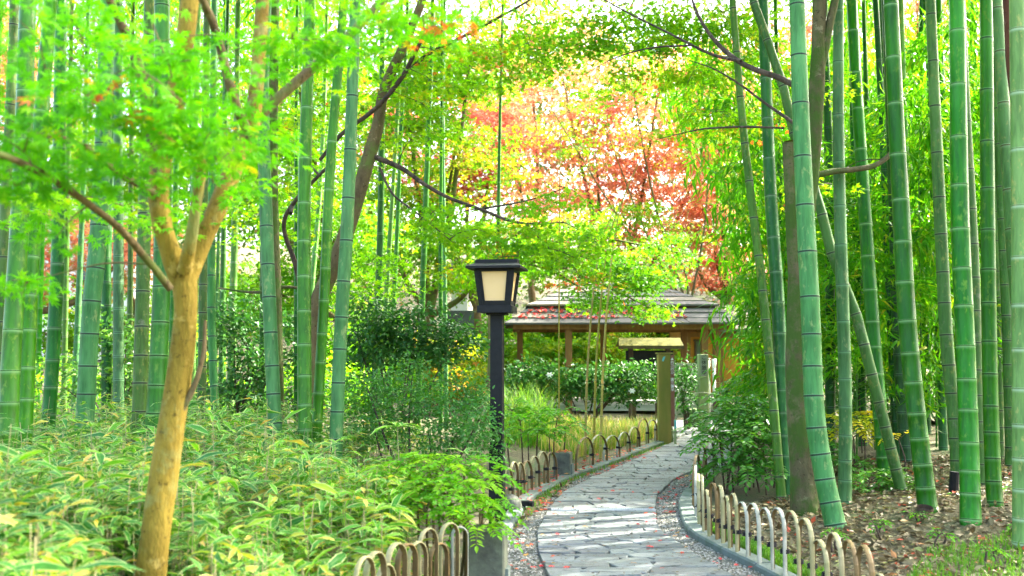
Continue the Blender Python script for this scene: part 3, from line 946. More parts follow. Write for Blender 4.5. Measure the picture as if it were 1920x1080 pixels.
GL = 'bamboo culms left of the path'
GR = 'bamboo culms right of the path'
GF = 'far thin bamboo culms'
BAMBOO = [
    # --- left of the path
    ([(8, 1010), (20, 690), (32, 500), (42, 325), (50, 75)], 6.9, 0.128, 'culm_green', 'thick green bamboo at the left edge with pale node rings, base lowest on the left', GL, 0),
    ([(40, 965), (52, 640), (67, 350), (85, 125)], 7.5, 0.118, 'culm_green', 'dark green bamboo standing just behind the thick left edge bamboo', GL, 0),
    ([(2, 700), (10, 400), (24, 100)], 9.5, 0.105, 'culm_olive', 'greyish bamboo cut by the left edge of the photo', GL, 1),
    ([(90, 810), (105, 560), (110, 400), (113, 100)], 8.6, 0.112, 'culm_dark', 'deep green upright bamboo, third thick culm from the left edge', GL, 0),
    ([(159, 790), (172, 565), (182, 475), (192, 300), (201, 50)], 8.2, 0.142, 'culm_blue', 'thick blue-green bamboo with dark rings between the left edge and the foreground maple', GL, 1),
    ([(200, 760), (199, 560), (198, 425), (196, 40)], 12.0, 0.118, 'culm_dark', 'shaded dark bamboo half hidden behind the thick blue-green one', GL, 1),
    ([(260, 815), (267, 565), (271, 400), (280, 50)], 8.6, 0.118, 'culm_olive', 'olive bamboo with moss, left of the foreground maple trunk', GL, 1),
    ([(285, 880), (300, 615), (306, 400), (304, 25)], 8.0, 0.140, 'culm_green', 'green bamboo right behind the foreground maple trunk, lit on its right side', GL, 1),
    ([(377, 815), (380, 590), (384, 300), (388, 20)], 9.6, 0.078, 'culm_olive', 'slim shaded bamboo just right of the foreground maple trunk', GL, 1),
    ([(404, 790), (396, 565), (398, 300), (402, 20)], 10.4, 0.085, 'culm_blue', 'slim grey-green bamboo, second to the right of the foreground maple', GL, 1),
    ([(517, 835), (505, 565), (499, 400), (493, 175), (499, 0)], 8.4, 0.116, 'culm_blue', 'pale blue-green bamboo with black rings leaning left, in front of a grey trunk', GL, 1),
    ([(572, 820), (570, 565), (571, 350), (580, 50)], 8.4, 0.118, 'culm_green', 'straight deep green bamboo with pale rings, left of a crossing pair', GL, 0),
    ([(593, 820), (607, 570), (620, 300), (640, 60)], 8.7, 0.092, 'culm_green', 'slimmer yellow-green bamboo leaning right between two thick culms', GL, 0),
    ([(630, 825), (640, 600), (652, 400), (663, 100)], 8.2, 0.110, 'culm_blue', 'pale waxy bamboo, rightmost thick culm left of the lantern', GL, 1),
    ([(145, 620), (152, 450), (160, 250), (165, 20)], 15.0, 0.090, 'culm_blue', 'thin far bamboo seen between the dark green and blue-green left culms', GF, 1),
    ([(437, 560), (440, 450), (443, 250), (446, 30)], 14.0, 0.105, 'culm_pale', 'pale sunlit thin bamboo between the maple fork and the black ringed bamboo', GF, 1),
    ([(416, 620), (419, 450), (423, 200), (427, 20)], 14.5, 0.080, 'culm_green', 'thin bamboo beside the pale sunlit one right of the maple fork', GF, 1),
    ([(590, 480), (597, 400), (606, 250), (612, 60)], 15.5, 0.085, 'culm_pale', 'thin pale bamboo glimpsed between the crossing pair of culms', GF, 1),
    ([(556, 300), (556, 150), (557, 20)], 13.0, 0.065, 'culm_dark', 'thin dark bamboo left of the straight deep green culm near the top', GF, 1),
    ([(244, 600), (246, 300), (249, 50)], 13.5, 0.075, 'culm_olive', 'thin dim bamboo left of the mossy olive culm', GF, 1),
    ([(222, 500), (222, 250), (221, 30)], 11.5, 0.120, 'culm_blue', 'bluish bamboo showing high up right of the thick blue-green culm', GF, 1),
    ([(122, 620), (126, 400), (133, 100)], 14.5, 0.080, 'culm_olive', 'thin greyish bamboo close behind the third thick left culm', GF, 1),
    ([(327, 450), (332, 250), (340, 30)], 13.0, 0.080, 'culm_green', 'thin green bamboo seen through the fork of the foreground maple', GF, 1),
    ([(362, 560), (365, 300), (372, 40)], 12.0, 0.085, 'culm_pale', 'light bamboo filling the gap of the maple fork', GF, 1),
    ([(706, 640), (713, 450), (716, 250), (717, 40)], 12.5, 0.092, 'culm_green', 'green bamboo with dark rings passing behind the leaning maple trunk', GF, 1),
    ([(722, 600), (734, 400), (745, 220), (752, 60)], 14.5, 0.075, 'culm_pale', 'thin pale bamboo right of the leaning maple trunk', GF, 1),
    ([(738, 570), (744, 450), (752, 250), (760, 110)], 15.0, 0.070, 'culm_green', 'thin green bamboo, second right of the leaning maple trunk', GF, 1),
    ([(790, 600), (796, 450), (803, 250), (810, 70)], 14.0, 0.088, 'culm_green', 'slender green bamboo left of a close pair above the camellia', GF, 1),
    ([(826, 620), (826, 450), (828, 250), (829, 110)], 15.0, 0.062, 'culm_green', 'left one of a close pair of slender bamboos above the camellia', GF, 1),
    ([(835, 620), (833, 450), (831, 280), (832, 110)], 15.6, 0.066, 'culm_blue', 'right one of a close pair of slender bamboos above the camellia', GF, 1),
    ([(934, 500), (936, 300), (941, 80)], 17.5, 0.072, 'culm_green', 'single slender bamboo rising straight behind the lantern', GF, 1),
    # --- right of the path
    ([(1452, 780), (1440, 640), (1425, 500), (1412, 400), (1392, 225), (1375, 20)], 9.4, 0.084, 'culm_olive', 'dark mossy bamboo leaning left, leftmost culm of the right grove', GR, 1),
    ([(1475, 912), (1467, 790), (1460, 590), (1447, 400), (1440, 250), (1432, 40)], None, 0.128, 'culm_dark', 'deep green bamboo beside the mossy trunk, rising from the dark shrub', GR, 0),
    ([(1680, 880), (1625, 665), (1605, 590), (1560, 475), (1530, 360), (1495, 275), (1465, 150), (1412, 0)], 9.1, 0.096, 'culm_olive', 'slanting bamboo crossing behind the others from upper left to lower right', GR, 1),
    ([(1562, 965), (1545, 890), (1527, 765), (1520, 590), (1510, 400), (1502, 225), (1495, 20)], None, 0.150, 'culm_blue', 'pale blue-green bamboo with dark rings, base bending right next to the hoop fence', GR, 1),
    ([(1584, 932), (1585, 740), (1580, 565), (1575, 400), (1572, 225), (1572, 20)], None, 0.108, 'culm_blue', 'straight pale green bamboo with a bright right edge beside the yellow-leaved plant', GR, 0),
    ([(1660, 890), (1647, 740), (1635, 590), (1615, 300), (1605, 150), (1598, 20)], None, 0.140, 'culm_green', 'glossy green bamboo leaning left with its foot behind the low fern shrub', GR, 0),
    ([(1740, 958), (1717, 765), (1700, 590), (1690, 400), (1680, 225), (1671, 20)], None, 0.140, 'culm_green', 'glossy green bamboo leaning left with a bright lit edge and litter at its foot', GR, 0),
    ([(1820, 978), (1817, 840), (1810, 640), (1800, 400), (1795, 50)], None, 0.138, 'culm_green', 'upright bright green bamboo standing forward on the litter, third thick culm from the right edge', GR, 0),
    ([(1866, 956), (1860, 840), (1855, 640), (1851, 300), (1849, 20)], None, 0.116, 'culm_green', 'upright bamboo just right of the forward bright green one', GR, 1),
    ([(1938, 900), (1915, 640), (1902, 500), (1892, 350), (1882, 200), (1870, 20)], 8.2, 0.108, 'culm_pale', 'pale yellowish bamboo with brown rings leaning left near the right edge', GR, 1),
    ([(1918, 1000), (1916, 700), (1914, 400), (1909, 60)], 6.8, 0.125, 'culm_pale', 'very pale bamboo cut by the right edge of the photo', GR, 2),
    ([(1895, 860), (1888, 600), (1877, 350), (1868, 80)], 10.5, 0.105, 'culm_olive', 'grey spotted bamboo behind the pale yellowish leaning one', GR, 1),
    ([(1668, 500), (1660, 250), (1655, 60)], 13.5, 0.098, 'culm_blue', 'sunlit thinner bamboo right of the first glossy green one, high up', GF, 1),
    ([(1702, 600), (1697, 300), (1690, 50)], 12.5, 0.105, 'culm_pale', 'pale bamboo hugging the right side of the glossy leaning culm near the top', GF, 1),
    ([(1755, 450), (1745, 175), (1736, 40)], 13.0, 0.105, 'culm_blue', 'blue-green bamboo with a white lit edge above the glowing leaves', GF, 1),
    ([(1775, 420), (1766, 170), (1761, 30)], 14.5, 0.120, 'culm_green', 'green bamboo left of the forward upright one near the top', GF, 1),
    ([(1632, 480), (1625, 200), (1620, 40)], 14.5, 0.085, 'culm_dark', 'thin dark bamboo right of the first glossy green culm near the top', GF, 1),
    ([(1552, 450), (1550, 200), (1548, 40)], 13.5, 0.100, 'culm_blue', 'bluish bamboo right of the forked trunk near the top', GF, 1),
    ([(1472, 760), (1468, 500), (1460, 275), (1454, 25)], 14.0, 0.082, 'culm_green', 'thin green bamboo between the deep green culm and the mossy trunk', GF, 1),
    ([(1842, 917), (1832, 740), (1825, 500), (1812, 250), (1803, 60)], None, 0.110, 'culm_olive', 'shaded bamboo squeezed between two upright green ones at the right', GR, 1),
    ([(1797, 912), (1790, 790), (1775, 640), (1765, 450)], None, 0.118, 'culm_olive', 'mossy dark bamboo leaning left behind the black stake', GR, 1),
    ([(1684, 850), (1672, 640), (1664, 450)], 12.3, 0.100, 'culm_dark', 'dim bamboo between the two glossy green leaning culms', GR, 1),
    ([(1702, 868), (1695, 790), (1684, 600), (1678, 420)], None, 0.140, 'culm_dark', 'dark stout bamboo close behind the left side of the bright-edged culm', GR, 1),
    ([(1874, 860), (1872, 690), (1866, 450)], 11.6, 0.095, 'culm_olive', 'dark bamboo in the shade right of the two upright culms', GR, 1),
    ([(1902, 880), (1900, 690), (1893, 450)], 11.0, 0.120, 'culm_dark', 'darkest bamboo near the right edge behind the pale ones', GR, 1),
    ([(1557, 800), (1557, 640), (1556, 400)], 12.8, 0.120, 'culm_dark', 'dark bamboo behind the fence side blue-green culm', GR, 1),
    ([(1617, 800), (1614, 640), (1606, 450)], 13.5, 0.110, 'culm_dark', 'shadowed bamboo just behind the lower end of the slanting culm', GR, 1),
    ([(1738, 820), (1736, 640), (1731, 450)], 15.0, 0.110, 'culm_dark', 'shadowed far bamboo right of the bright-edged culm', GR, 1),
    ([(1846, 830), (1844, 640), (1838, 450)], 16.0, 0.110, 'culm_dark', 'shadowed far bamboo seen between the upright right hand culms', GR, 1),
]
for px, Y, dia, tone, label, group, dark in BAMBOO:
    vis = Y is None
    if vis:
        Y = yb(px[0][1])
    bamboo(px, Y, dia, tone, label, group, hgt=random.uniform(11.2, 13.5), dark=dark, far=(group == GF), dY=random.uniform(0, 0.5))

# deeper grove: culms standing farther back on both sides, alike at that size
for k in range(34):
    left = k % 2 == 0
    for _ in range(50):
        Y = random.uniform(15, 26)
        px = random.uniform(-120, 560) if left else random.uniform(1510, 2050)
        x = at(px, 600, Y)[0]
        break
    ln = random.uniform(-14, 14)
    bamboo([(px, 700), (px + ln, 300), (px + 1.6 * ln, 60)], Y, random.uniform(0.075, 0.11), random.choice(['culm_green', 'culm_dark', 'culm_olive', 'culm_blue']),
           'thin bamboo standing deep in the grove left of the path' if left else 'thin bamboo standing deep in the grove right of the path',
           'deep grove culms on the left' if left else 'deep grove culms on the right', hgt=random.uniform(11, 13), far=True, crown=(left and k % 4 == 0))


# unseen bamboos carrying the grove on to the right, added to shade the path
for k in range(13):
    X = 5.2 + 8 * random.random(); Y = random.uniform(5, 13.5)
    if X < 0.53 * Y + 0.5:
        X = 0.53 * Y + 0.5 + 5 * random.random()
    px = 960 + X * F / Y
    ln = random.uniform(-14, 14)
    bamboo([(px, 700), (px + ln, 300), (px + 1.6 * ln, 60)], Y, random.uniform(0.09, 0.13), random.choice(['culm_green', 'culm_dark', 'culm_olive', 'culm_blue']),
           'unseen bamboo added beyond the right edge so its top shades the path', 'unseen shade bamboos beyond the right edge', hgt=random.uniform(10.5, 13), far=True)


# young leafy bamboo: thin arching culm with leaves from low down
def young(px, py, Y, hgt, lean, label, leaf=0, z0=0.7, scale=1.0, tone='culm_green', dia=0.022, group='young leafy bamboos'):
    b = at(px, py, Y); b[2] = float(H(b[0], b[1])) - 0.02
    root = thing('young_bamboo', label, 'bamboo', b, group)
    l = np.array([lean[0], lean[1], 0.0])
    q = spline([b, b + l * 0.12 + np.array([0, 0, hgt * 0.4]), b + l * 0.45 + np.array([0, 0, hgt * 0.8]), b + l + np.array([0, 0, hgt])], 8)
    V, Fq, nd = culm_np(q, np.linspace(dia / 2, dia / 6, len(q)), 6, 1, 0.15, 0.1, 0.3, fine=False)
    mobj('culm', V, Fq, M[tone], root, smooth=True, vattr={'node': nd})
    if leaf is not None:
        o = bpy.data.objects.new('foliage', YOUNG[leaf % 4])
        col.objects.link(o); o.parent = root
        i = int(np.argmin(np.abs(q[:, 2] - b[2] - z0)))
        o.location = tuple(q[i] - b)
        d = q[-1] - q[i]
        o.rotation_euler = Vector(d).to_track_quat('Z', 'Y').to_euler()
        s = scale * np.linalg.norm(d) / 3.4
        o.scale = (scale, scale, s)
        o['kind'] = 'stuff'
    return root


YB = [
    (1545, 800, 12.5, 3.6, (-0.7, -.2), 'leafy young bamboo behind the mossy trunk'),
    (1530, 800, 14.0, 4.6, (-1.0, -.3), 'leafy young bamboo arching left over the dark shrub'),
    (1500, 800, 15.0, 3.4, (-0.5, -.4), 'leafy young bamboo drooping beside the pavilion roof'),
    (1505, 800, 13.2, 2.1, (-0.4, -.3), 'low leafy bamboo drooping in front of the ochre house'),
    (1580, 800, 16.0, 5.6, (-2.4, -.2), 'tall leafy bamboo arching far left towards the red maples'),
    (1605, 800, 11.5, 2.6, (0.3, .2), 'leafy young bamboo behind the straight pale green culm'),
    (1640, 800, 13.0, 4.2, (0.2, .2), 'leafy young bamboo between the glossy leaning culms'),
    (1730, 800, 11.8, 4.0, (0.1, .1), 'brightly glowing leafy bamboo right of the bright-edged culm'),
    (1755, 800, 13.0, 4.6, (0.3, 0), 'second glowing leafy bamboo left of the forward upright culm'),
    (1780, 800, 15.0, 5.2, (-0.4, 0), 'leafy bamboo glowing deep behind the forward upright culm'),
    (1830, 800, 14.0, 4.4, (0.3, 0), 'leafy bamboo between the two upright culms at the right'),
    (1700, 800, 16.0, 5.4, (-0.5, 0), 'leafy bamboo deep behind the bright-edged culm'),
    (1880, 800, 13.0, 4.6, (0.2, 0), 'leafy bamboo behind the pale culms near the right edge'),
    (1590, 800, 15.0, 4.6, (-0.5, 0), 'leafy bamboo deep behind the slanting culm'),
    (1900, 800, 16.0, 5.6, (-0.4, 0), 'tall leafy bamboo in the far right corner of the grove'),
    (1660, 800, 18.0, 6.0, (0.4, 0), 'tall leafy bamboo far behind the glossy leaning culms'),
    (1820, 800, 18.5, 6.2, (-0.2, 0), 'tall leafy bamboo far behind the forward upright culm'),
    (1520, 800, 18.0, 5.0, (-0.5, 0), 'leafy bamboo far behind the mossy trunk'),
]
for k, (px, py, Y, h, ln, lab) in enumerate(YB):
    young(px, py, Y, h, ln, lab, k, z0=random.uniform(0.4, 0.9), scale=random.uniform(0.95, 1.3))
for k, (px, Y, h) in enumerate(((2090, 12.0, 4.2), (2290, 12.5, 4.4), (2500, 12.0, 4.4))):
    young(px, 800, Y, h, (random.uniform(-.5, .5), 0), 'leafy bamboo of the grove that continues beyond the right edge of the photo', k, z0=.5, scale=1.15, group='leafy bamboos beyond the right edge')
# thin yellow culms in front of the pavilion
for px, Yv, h, ln, lab in ((1048, 13.5, 4.6, (0.05, 0.1), 'single thin yellow-green bamboo stem left of the leaning trio'),
                           (1096, 12.9, 3.3, (0.42, 0.1), 'left stem of the trio of thin yellow bamboos before the pavilion'),
                           (1112, 13.1, 3.6, (0.50, 0.2), 'middle stem of the trio of thin yellow bamboos before the pavilion'),
                           (1125, 12.7, 3.9, (0.55, 0.1), 'right stem of the trio of thin yellow bamboos before the pavilion')):
    young(px, 800, Yv, h, ln, lab, None, tone='culm_yellow', dia=0.04 if px > 1050 else 0.026, group='thin bamboo stems before the pavilion')

# ================================================================== TREES
def trunk_part(name, mat, parent, limbs):
    """limbs: list of (points, radii, sides); returns centre-line points"""
    parts, line = [], []
    for pts, r, sides in limbs:
        q, t = limb(pts, r, sides)
        parts.append(t); line.append(q)
    V, Fq = join_np(parts)
    mobj(name, V, Fq, mat, parent, smooth=True)
    return np.vstack(line)


def canopy(root, mat, T, spots, size, line=None, twig='bark_dark', thick=0.03, jitter=0.5, tw=0.008, sd=0.16):
    """spots: (centre xyz, radii xyz, number of sprays, leaves per spray, spray radius, tint)"""
    Ps, Ds, Ns, Ss, Ts, Cs = [], [], [], [], [], []
    for c, r, m, per, sr, tint in spots:
        cen = ell_points(c, r, m)
        P, D, Nn, S, idx = sprays(cen, per, sr, thick, size, jitter)
        Ps.append(P); Ds.append(D); Ns.append(Nn); Ss.append(S); Cs.append(cen)
        Ts.append(tint + rng.normal(0, sd, m)[idx] + rng.normal(0, 0.08, len(P)))
    o = leafobj('crown', T, np.vstack(Ps), np.vstack(Ds), np.vstack(Ns), np.concatenate(Ss), np.concatenate(Ts), mat, root)
    if line is not None:
        tws = twigs_to(np.vstack(Cs), line, tw)
        V, Fq = join_np(tws)
        mobj('twigs', V, Fq, M[twig], root, smooth=True)['kind'] = 'stuff'
    return o


# --- foreground maple at the left
YM = 4.0
b0 = at(262, 1330, YM); b0[2] = float(H(b0[0], b0[1])) - 0.05
t1 = thing('maple_tree', 'foreground maple with golden brown forked trunk and bright green leaves', 'maple tree', b0)
main = [b0] + pxl([(283, 1080), (298, 950), (318, 820), (340, 680), (348, 580), (343, 505)], YM)
line = trunk_part('trunk', M['bark_gold'], t1, [(main, [.070, .060, .058, .054, .047, .045, .049], 24)])
lb = []
lb.append(trunk_part('limb', M['bark_gold'], t1, [(pxl([(340, 540), (322, 480), (302, 410), (298, 330), (322, 220), (345, 90), (362, -60), (380, -200)], YM, -0.2), [.036, .040, .040, .040, .038, .036, .032, .03], 16)]))
lb.append(trunk_part('limb', M['bark_gold'], t1, [(pxl([(345, 545), (372, 470), (405, 395), (440, 310), (468, 255), (482, 150), (492, 0), (500, -160)], YM, 0.25), [.036, .040, .040, .038, .034, .030, .028, .026], 16)]))
lb.append(trunk_part('limb', M['bark_gold'], t1, [(pxl([(346, 510), (358, 450), (368, 380), (378, 310), (372, 270), (345, 250)], YM - .05, -0.3), [.03, .024, .021, .018, .014, .008], 10)]))
lb.append(trunk_part('branch', M['bark_brown'], t1, [(pxl([(466, 262), (490, 215), (560, 150), (640, 80), (720, 0), (790, -80)], YM + .2, 0.1), [.026, .024, .022, .020, .018, .014], 12)]))
lb.append(trunk_part('branch', M['bark_brown'], t1, [(pxl([(318, 540), (270, 480), (215, 420), (120, 350), (60, 315), (0, 290), (-80, 270)], YM - .1, -1.35), [.015, .014, .013, .012, .011, .010, .008], 10)]))
lb.append(trunk_part('branch', M['bark_brown'], t1, [(pxl([(338, 775), (362, 728), (381, 665), (385, 600)], YM - .01), [.013, .012, .010, .006], 8)]))
lb.append(trunk_part('branch', M['bark_brown'], t1, [(pxl([(470, 258), (440, 190), (405, 60), (380, 0), (360, -60)], YM + .1, -0.5), [.022, .020, .018, .016, .012], 8)]))
lb.append(trunk_part('branch', M['bark_brown'], t1, [(pxl([(300, 340), (262, 130), (230, 50), (200, -10)], YM - .1, -0.3), [.024, .020, .018, .014], 8)]))
lb.append(trunk_part('branch', M['bark_brown'], t1, [(pxl([(296, 365), (230, 330), (150, 270), (60, 250)], YM - .1, -0.8), [.014, .012, .010, .006], 8)]))
line = np.vstack([line[-8:]] + lb)
SP = []
for px, py, Y, rx, ry, rz, m, per, sr, tint in (
        (60, 140, 3.0, .32, .3, .15, 10, 22, .16, .40), (190, 210, 3.0, .32, .3, .13, 13, 24, .16, .45), (330, 200, 3.1, .26, .3, .12, 11, 24, .16, .45),
        (90, 250, 3.1, .32, .3, .12, 11, 22, .16, .38), (410, 200, 3.4, .20, .3, .12, 7, 22, .15, .5), (280, 110, 3.3, .4, .4, .12, 8, 24, .16, .45),
        (30, 370, 3.2, .16, .2, .16, 5, 22, .14, .45), (170, 310, 3.3, .3, .3, .16, 8, 20, .15, .5), (360, 280, 3.4, .2, .3, .12, 5, 20, .14, .5), (240, 290, 3.4, .24, .3, .08, 7, 22, .15, .5), (200, 385, 4.4, .42, .3, .07, 11, 26, .18, .68),
        (430, 330, 3.8, .12, .2, .08, 3, 18, .12, .5), (40, 500, 3.6, .18, .2, .08, 4, 20, .13, .5), (100, 40, 3.1, .5, .4, .10, 8, 22, .16, .42),
        (440, 60, 3.5, .3, .3, .12, 6, 20, .15, .5), (610, 30, 3.4, .34, .3, .08, 10, 24, .16, .48), (740, 15, 3.5, .3, .3, .05, 6, 22, .15, .62), (825, 35, 3.6, .14, .2, .04, 3, 20, .12, .93),
        (540, 70, 4.0, .25, .3, .08, 5, 20, .15, .55), (330, 410, 4.0, .18, .2, .06, 3, 18, .13, .6), (150, 160, 3.2, .3, .1, .05, 1, 10, .1, .97)):
    SP.append((at(px, py, Y), (rx * 1.15, ry, rz * 1.35), max(1, int(m * .85 + .5)), max(8, int(per * 1.15)), sr * 1.1, tint))
canopy(t1, M['maple'], T_MAPLE7, SP, 0.039, line, 'bark_brown', 0.02, 0.55, 0.005)

# --- leaning maple behind the left culms
b0 = at(572, 850, 10.6); b0[2] = float(H(b0[0], b0[1])) - 0.05
t2 = thing('maple_tree', 'dark leaning maple behind the left bamboos with long bare branches over the lantern', 'maple tree', b0)
Y2 = 10.6
ln2 = [trunk_part('trunk', M['bark_brown'], t2, [([b0] + pxl([(580, 700), (592, 580), (625, 500), (655, 420), (690, 300), (708, 235), (722, 165), (760, 80), (800, -20)], Y2), [.12, .10, .09, .085, .08, .075, .065, .058, .052, .04], 14)])]
for pts, r in (
        ([(600, 300), (640, 252), (690, 215), (722, 185), (755, 143), (775, 105), (798, 60)], [.028, .034, .036, .038, .036, .03, .024]),
        ([(755, 143), (805, 100), (855, 75), (900, 52), (940, 30), (1000, -5), (1060, -60)], [.034, .03, .027, .024, .02, .015, .010]),
        ([(700, 293), (752, 315), (795, 345), (840, 370), (900, 392), (960, 415), (1010, 420), (1058, 416)], [.044, .038, .032, .028, .025, .02, .013, .007]),
        ([(900, 392), (960, 382), (1010, 370), (1060, 352)], [.018, .014, .010, .006]),
        ([(985, 420), (1010, 445), (1040, 465), (1085, 480), (1120, 488)], [.016, .013, .010, .007, .005]),
        ([(1040, 465), (1075, 500), (1100, 540)], [.010, .008, .004]),
        ([(712, 315), (728, 350), (745, 372), (795, 410), (850, 455)], [.022, .02, .017, .012, .006]),
        ([(960, 415), (970, 450), (972, 480)], [.01, .007, .004]),
        ([(617, 310), (555, 375), (545, 400)], [.02, .03, .03]),
        ([(575, 590), (555, 500), (532, 425), (555, 375), (617, 310)], [.05, .04, .034, .03, .022]),
        ([(510, 265), (560, 290), (600, 330)], [.010, .014, .018])):
    ln2.append(trunk_part('branch', M['bark_dark'], t2, [(pxl(pts, Y2, -0.8), [v * .68 for v in r], 8)]))
SP = []
for px, py, Y, rx, rz, m, per, sr, tint in (
        (760, 240, 10.8, .6, .5, 22, 34, .32, .45), (850, 150, 10.6, .7, .4, 26, 34, .32, .55), (960, 90, 10.2, .8, .35, 26, 34, .32, .6),
        (830, 420, 10.2, .55, .22, 20, 34, .28, .42), (940, 440, 10.0, .6, .18, 22, 34, .28, .45), (1040, 460, 9.8, .5, .20, 18, 32, .26, .5),
        (1030, 380, 10.0, .45, .12, 10, 30, .26, .5), (720, 520, 11.2, .5, .3, 12, 32, .3, .4), (640, 150, 11.4, .8, .6, 22, 32, .34, .5),
        (540, 360, 11.8, .5, .7, 20, 32, .32, .4), (1100, 500, 9.6, .35, .18, 9, 30, .24, .55), (700, 60, 10.8, .8, .4, 20, 32, .34, .55), (880, 500, 10.4, .5, .2, 10, 30, .28, .5)):
    SP.append((at(px, py, Y), (rx, .8, rz), m, per, sr, tint))
canopy(t2, M['maple_mid'], T_MAPLE5, SP, 0.052, np.vstack(ln2), 'bark_dark', 0.03, 0.5, 0.007)

# --- mossy trunk with a cut top at the right
b0 = at(1508, 940, yb(938)); Y3 = float(b0[1]); b0[2] = float(H(b0[0], b0[1])) - 0.05
t3 = thing('maple_tree', 'mossy grey trunk with a sawn stub beside the hoop fence, maple branches above', 'maple tree', b0)
ln3 = [trunk_part('trunk', M['bark_moss'], t3, [([b0] + pxl([(1505, 880), (1497, 780), (1494, 650), (1497, 520), (1508, 420), (1520, 320), (1528, 220), (1533, 120), (1536, 20), (1540, -120)], Y3), [.125, .105, .100, .092, .086, .080, .074, .07, .064, .06, .055], 16)])]
ln3.append(trunk_part('limb', M['bark_moss'], t3, [(pxl([(1494, 560), (1488, 450), (1482, 340), (1478, 268)], Y3 - .02), [.062, .062, .058, .050], 14)]))
sq, st_ = limb(pxl([(1478.5, 269), (1478, 265)], Y3 - .02), [.050, .046], 14, 2)
Vc = st_[0]
mobj('sawn_face', Vc, [np.arange(len(Vc) - 14, len(Vc)).reshape(1, 14)], M['cut_wood'], t3)
for pts, r, dy in (
        ([(1534, 150), (1545, 95), (1560, 25), (1585, -80)], [.05, .055, .05, .04], 0),
        ([(1524, 330), (1560, 322), (1600, 318), (1640, 310), (1668, 290), (1690, 262)], [.04, .036, .034, .032, .03, .024], 0.2),
        ([(1530, 190), (1470, 150), (1415, 130), (1375, 108), (1335, 70), (1305, 20), (1290, -30)], [.03, .036, .034, .032, .026, .02, .015], 1.3),
        ([(1526, 260), (1480, 225), (1430, 190), (1390, 160), (1340, 130), (1290, 112)], [.022, .02, .017, .014, .010, .005], 1.2),
        ([(1470, 240), (1400, 238), (1340, 240), (1300, 245), (1230, 262)], [.012, .014, .012, .009, .004], 1.2),
        ([(1390, 115), (1330, 100), (1250, 60), (1170, 20), (1100, -20)], [.022, .018, .014, .011, .007], 1.4),
        ([(1300, 85), (1220, 90), (1150, 110), (1095, 140)], [.012, .010, .007, .004], 1.3)):
    ln3.append(trunk_part('branch', M['bark_moss'] if r[0] > .03 else M['bark_dark'], t3, [(pxl(pts, Y3, dy), [v * .75 for v in r], 8)]))
SP = []
for px, py, Y, rx, rz, m, per, sr, tint in (
        (1090, 60, 9.8, .55, .28, 26, 36, .28, .42), (1200, 60, 9.8, .55, .25, 28, 36, .28, .45), (1310, 50, 9.7, .55, .28, 28, 36, .28, .48),
        (1230, 140, 10.0, .5, .18, 14, 32, .26, .62), (1340, 140, 9.8, .4, .2, 14, 32, .26, .48), (1300, 230, 9.9, .5, .12, 12, 30, .25, .60),
        (1420, 220, 9.6, .4, .2, 12, 30, .25, .55), (1410, 60, 9.6, .4, .3, 14, 32, .26, .5), (1520, 170, 9.8, .4, .35, 14, 30, .25, .55),
        (1050, 120, 10.2, .5, .3, 16, 32, .28, .42), (1160, 160, 10.4, .4, .2, 8, 30, .26, .5), (1520, 350, 9.8, .3, .2, 6, 28, .22, .7)):
    SP.append((at(px, py, Y + (1.2 if px < 1480 else .5)), (rx * 1.1, .6, rz * 1.1), m, per, sr, tint))
canopy(t3, M['maple_mid'], T_MAPLE5, SP, 0.050, np.vstack(ln3), 'bark_dark', 0.03, 0.5, 0.006)

# --- reddish trunk in the top right corner and other plain trunks
def plain_trunk(pts, Y, r, mat, label, cat='tree', extra=()):
    w = pxl(pts, Y)
    d = w[0] - w[1]; d = d / abs(d[2])
    b = w[0].copy()
    z = float(H(b[0], b[1])) - .05
    b = w[0] + d * max(0.0, w[0][2] - z); b[2] = z
    root = thing('tree', label, cat, b)
    up = w[-1] + unit(w[-1] - w[-2]) * 2.5
    line = [trunk_part('trunk', mat, root, [([b] + w + [up], [r[0] * 1.12] + list(r) + [r[-1] * .6], 14)])]
    for p, rr, dy in extra:
        line.append(trunk_part('branch', mat, root, [(pxl(p, Y, dy), rr, 8)]))
    return root, np.vstack(line)


r4, l4 = plain_trunk([(1962, 900), (1946, 500), (1918, 230), (1903, 120), (1896, 0)], 7.6, [.10, .09, .075, .065, .06], M['bark_red'], 'dark reddish brown trunk in the top right corner behind pale bamboo')
r4b, l4b = plain_trunk([(1790, 760), (1805, 560), (1850, 420), (1910, 300)], 13.5, [.10, .09, .08, .07], M['bark_moss'], 'leaning grey tree deep in the right grove with a bare side branch',
                       extra=[([(1925, 228), (1880, 238), (1830, 243), (1790, 246), (1765, 243)], [.05, .045, .045, .04, .03], 0)])
r5, l5 = plain_trunk([(520, 800), (516, 640), (512, 480), (508, 320), (512, 120)], 11.0, [.085, .082, .08, .075, .06], M['bark_moss'], 'grey lichen trunk right behind the black ringed bamboo',
                     extra=[([(515, 540), (540, 538), (566, 541)], [.02, .018, .014], 0.1), ([(515, 545), (470, 548), (410, 540)], [.018, .016, .008], 0.2)])
canopy(r5, M['maple_mid'], T_MAPLE5, [(at(500, 240, 11.5), (.8, .8, .8), 24, 30, .32, .5), (at(440, 420, 12), (.5, .6, .5), 14, 30, .3, .55), (at(560, 190, 12), (.6, .6, .6), 14, 30, .3, .45)], 0.052, l5, 'bark_dark')

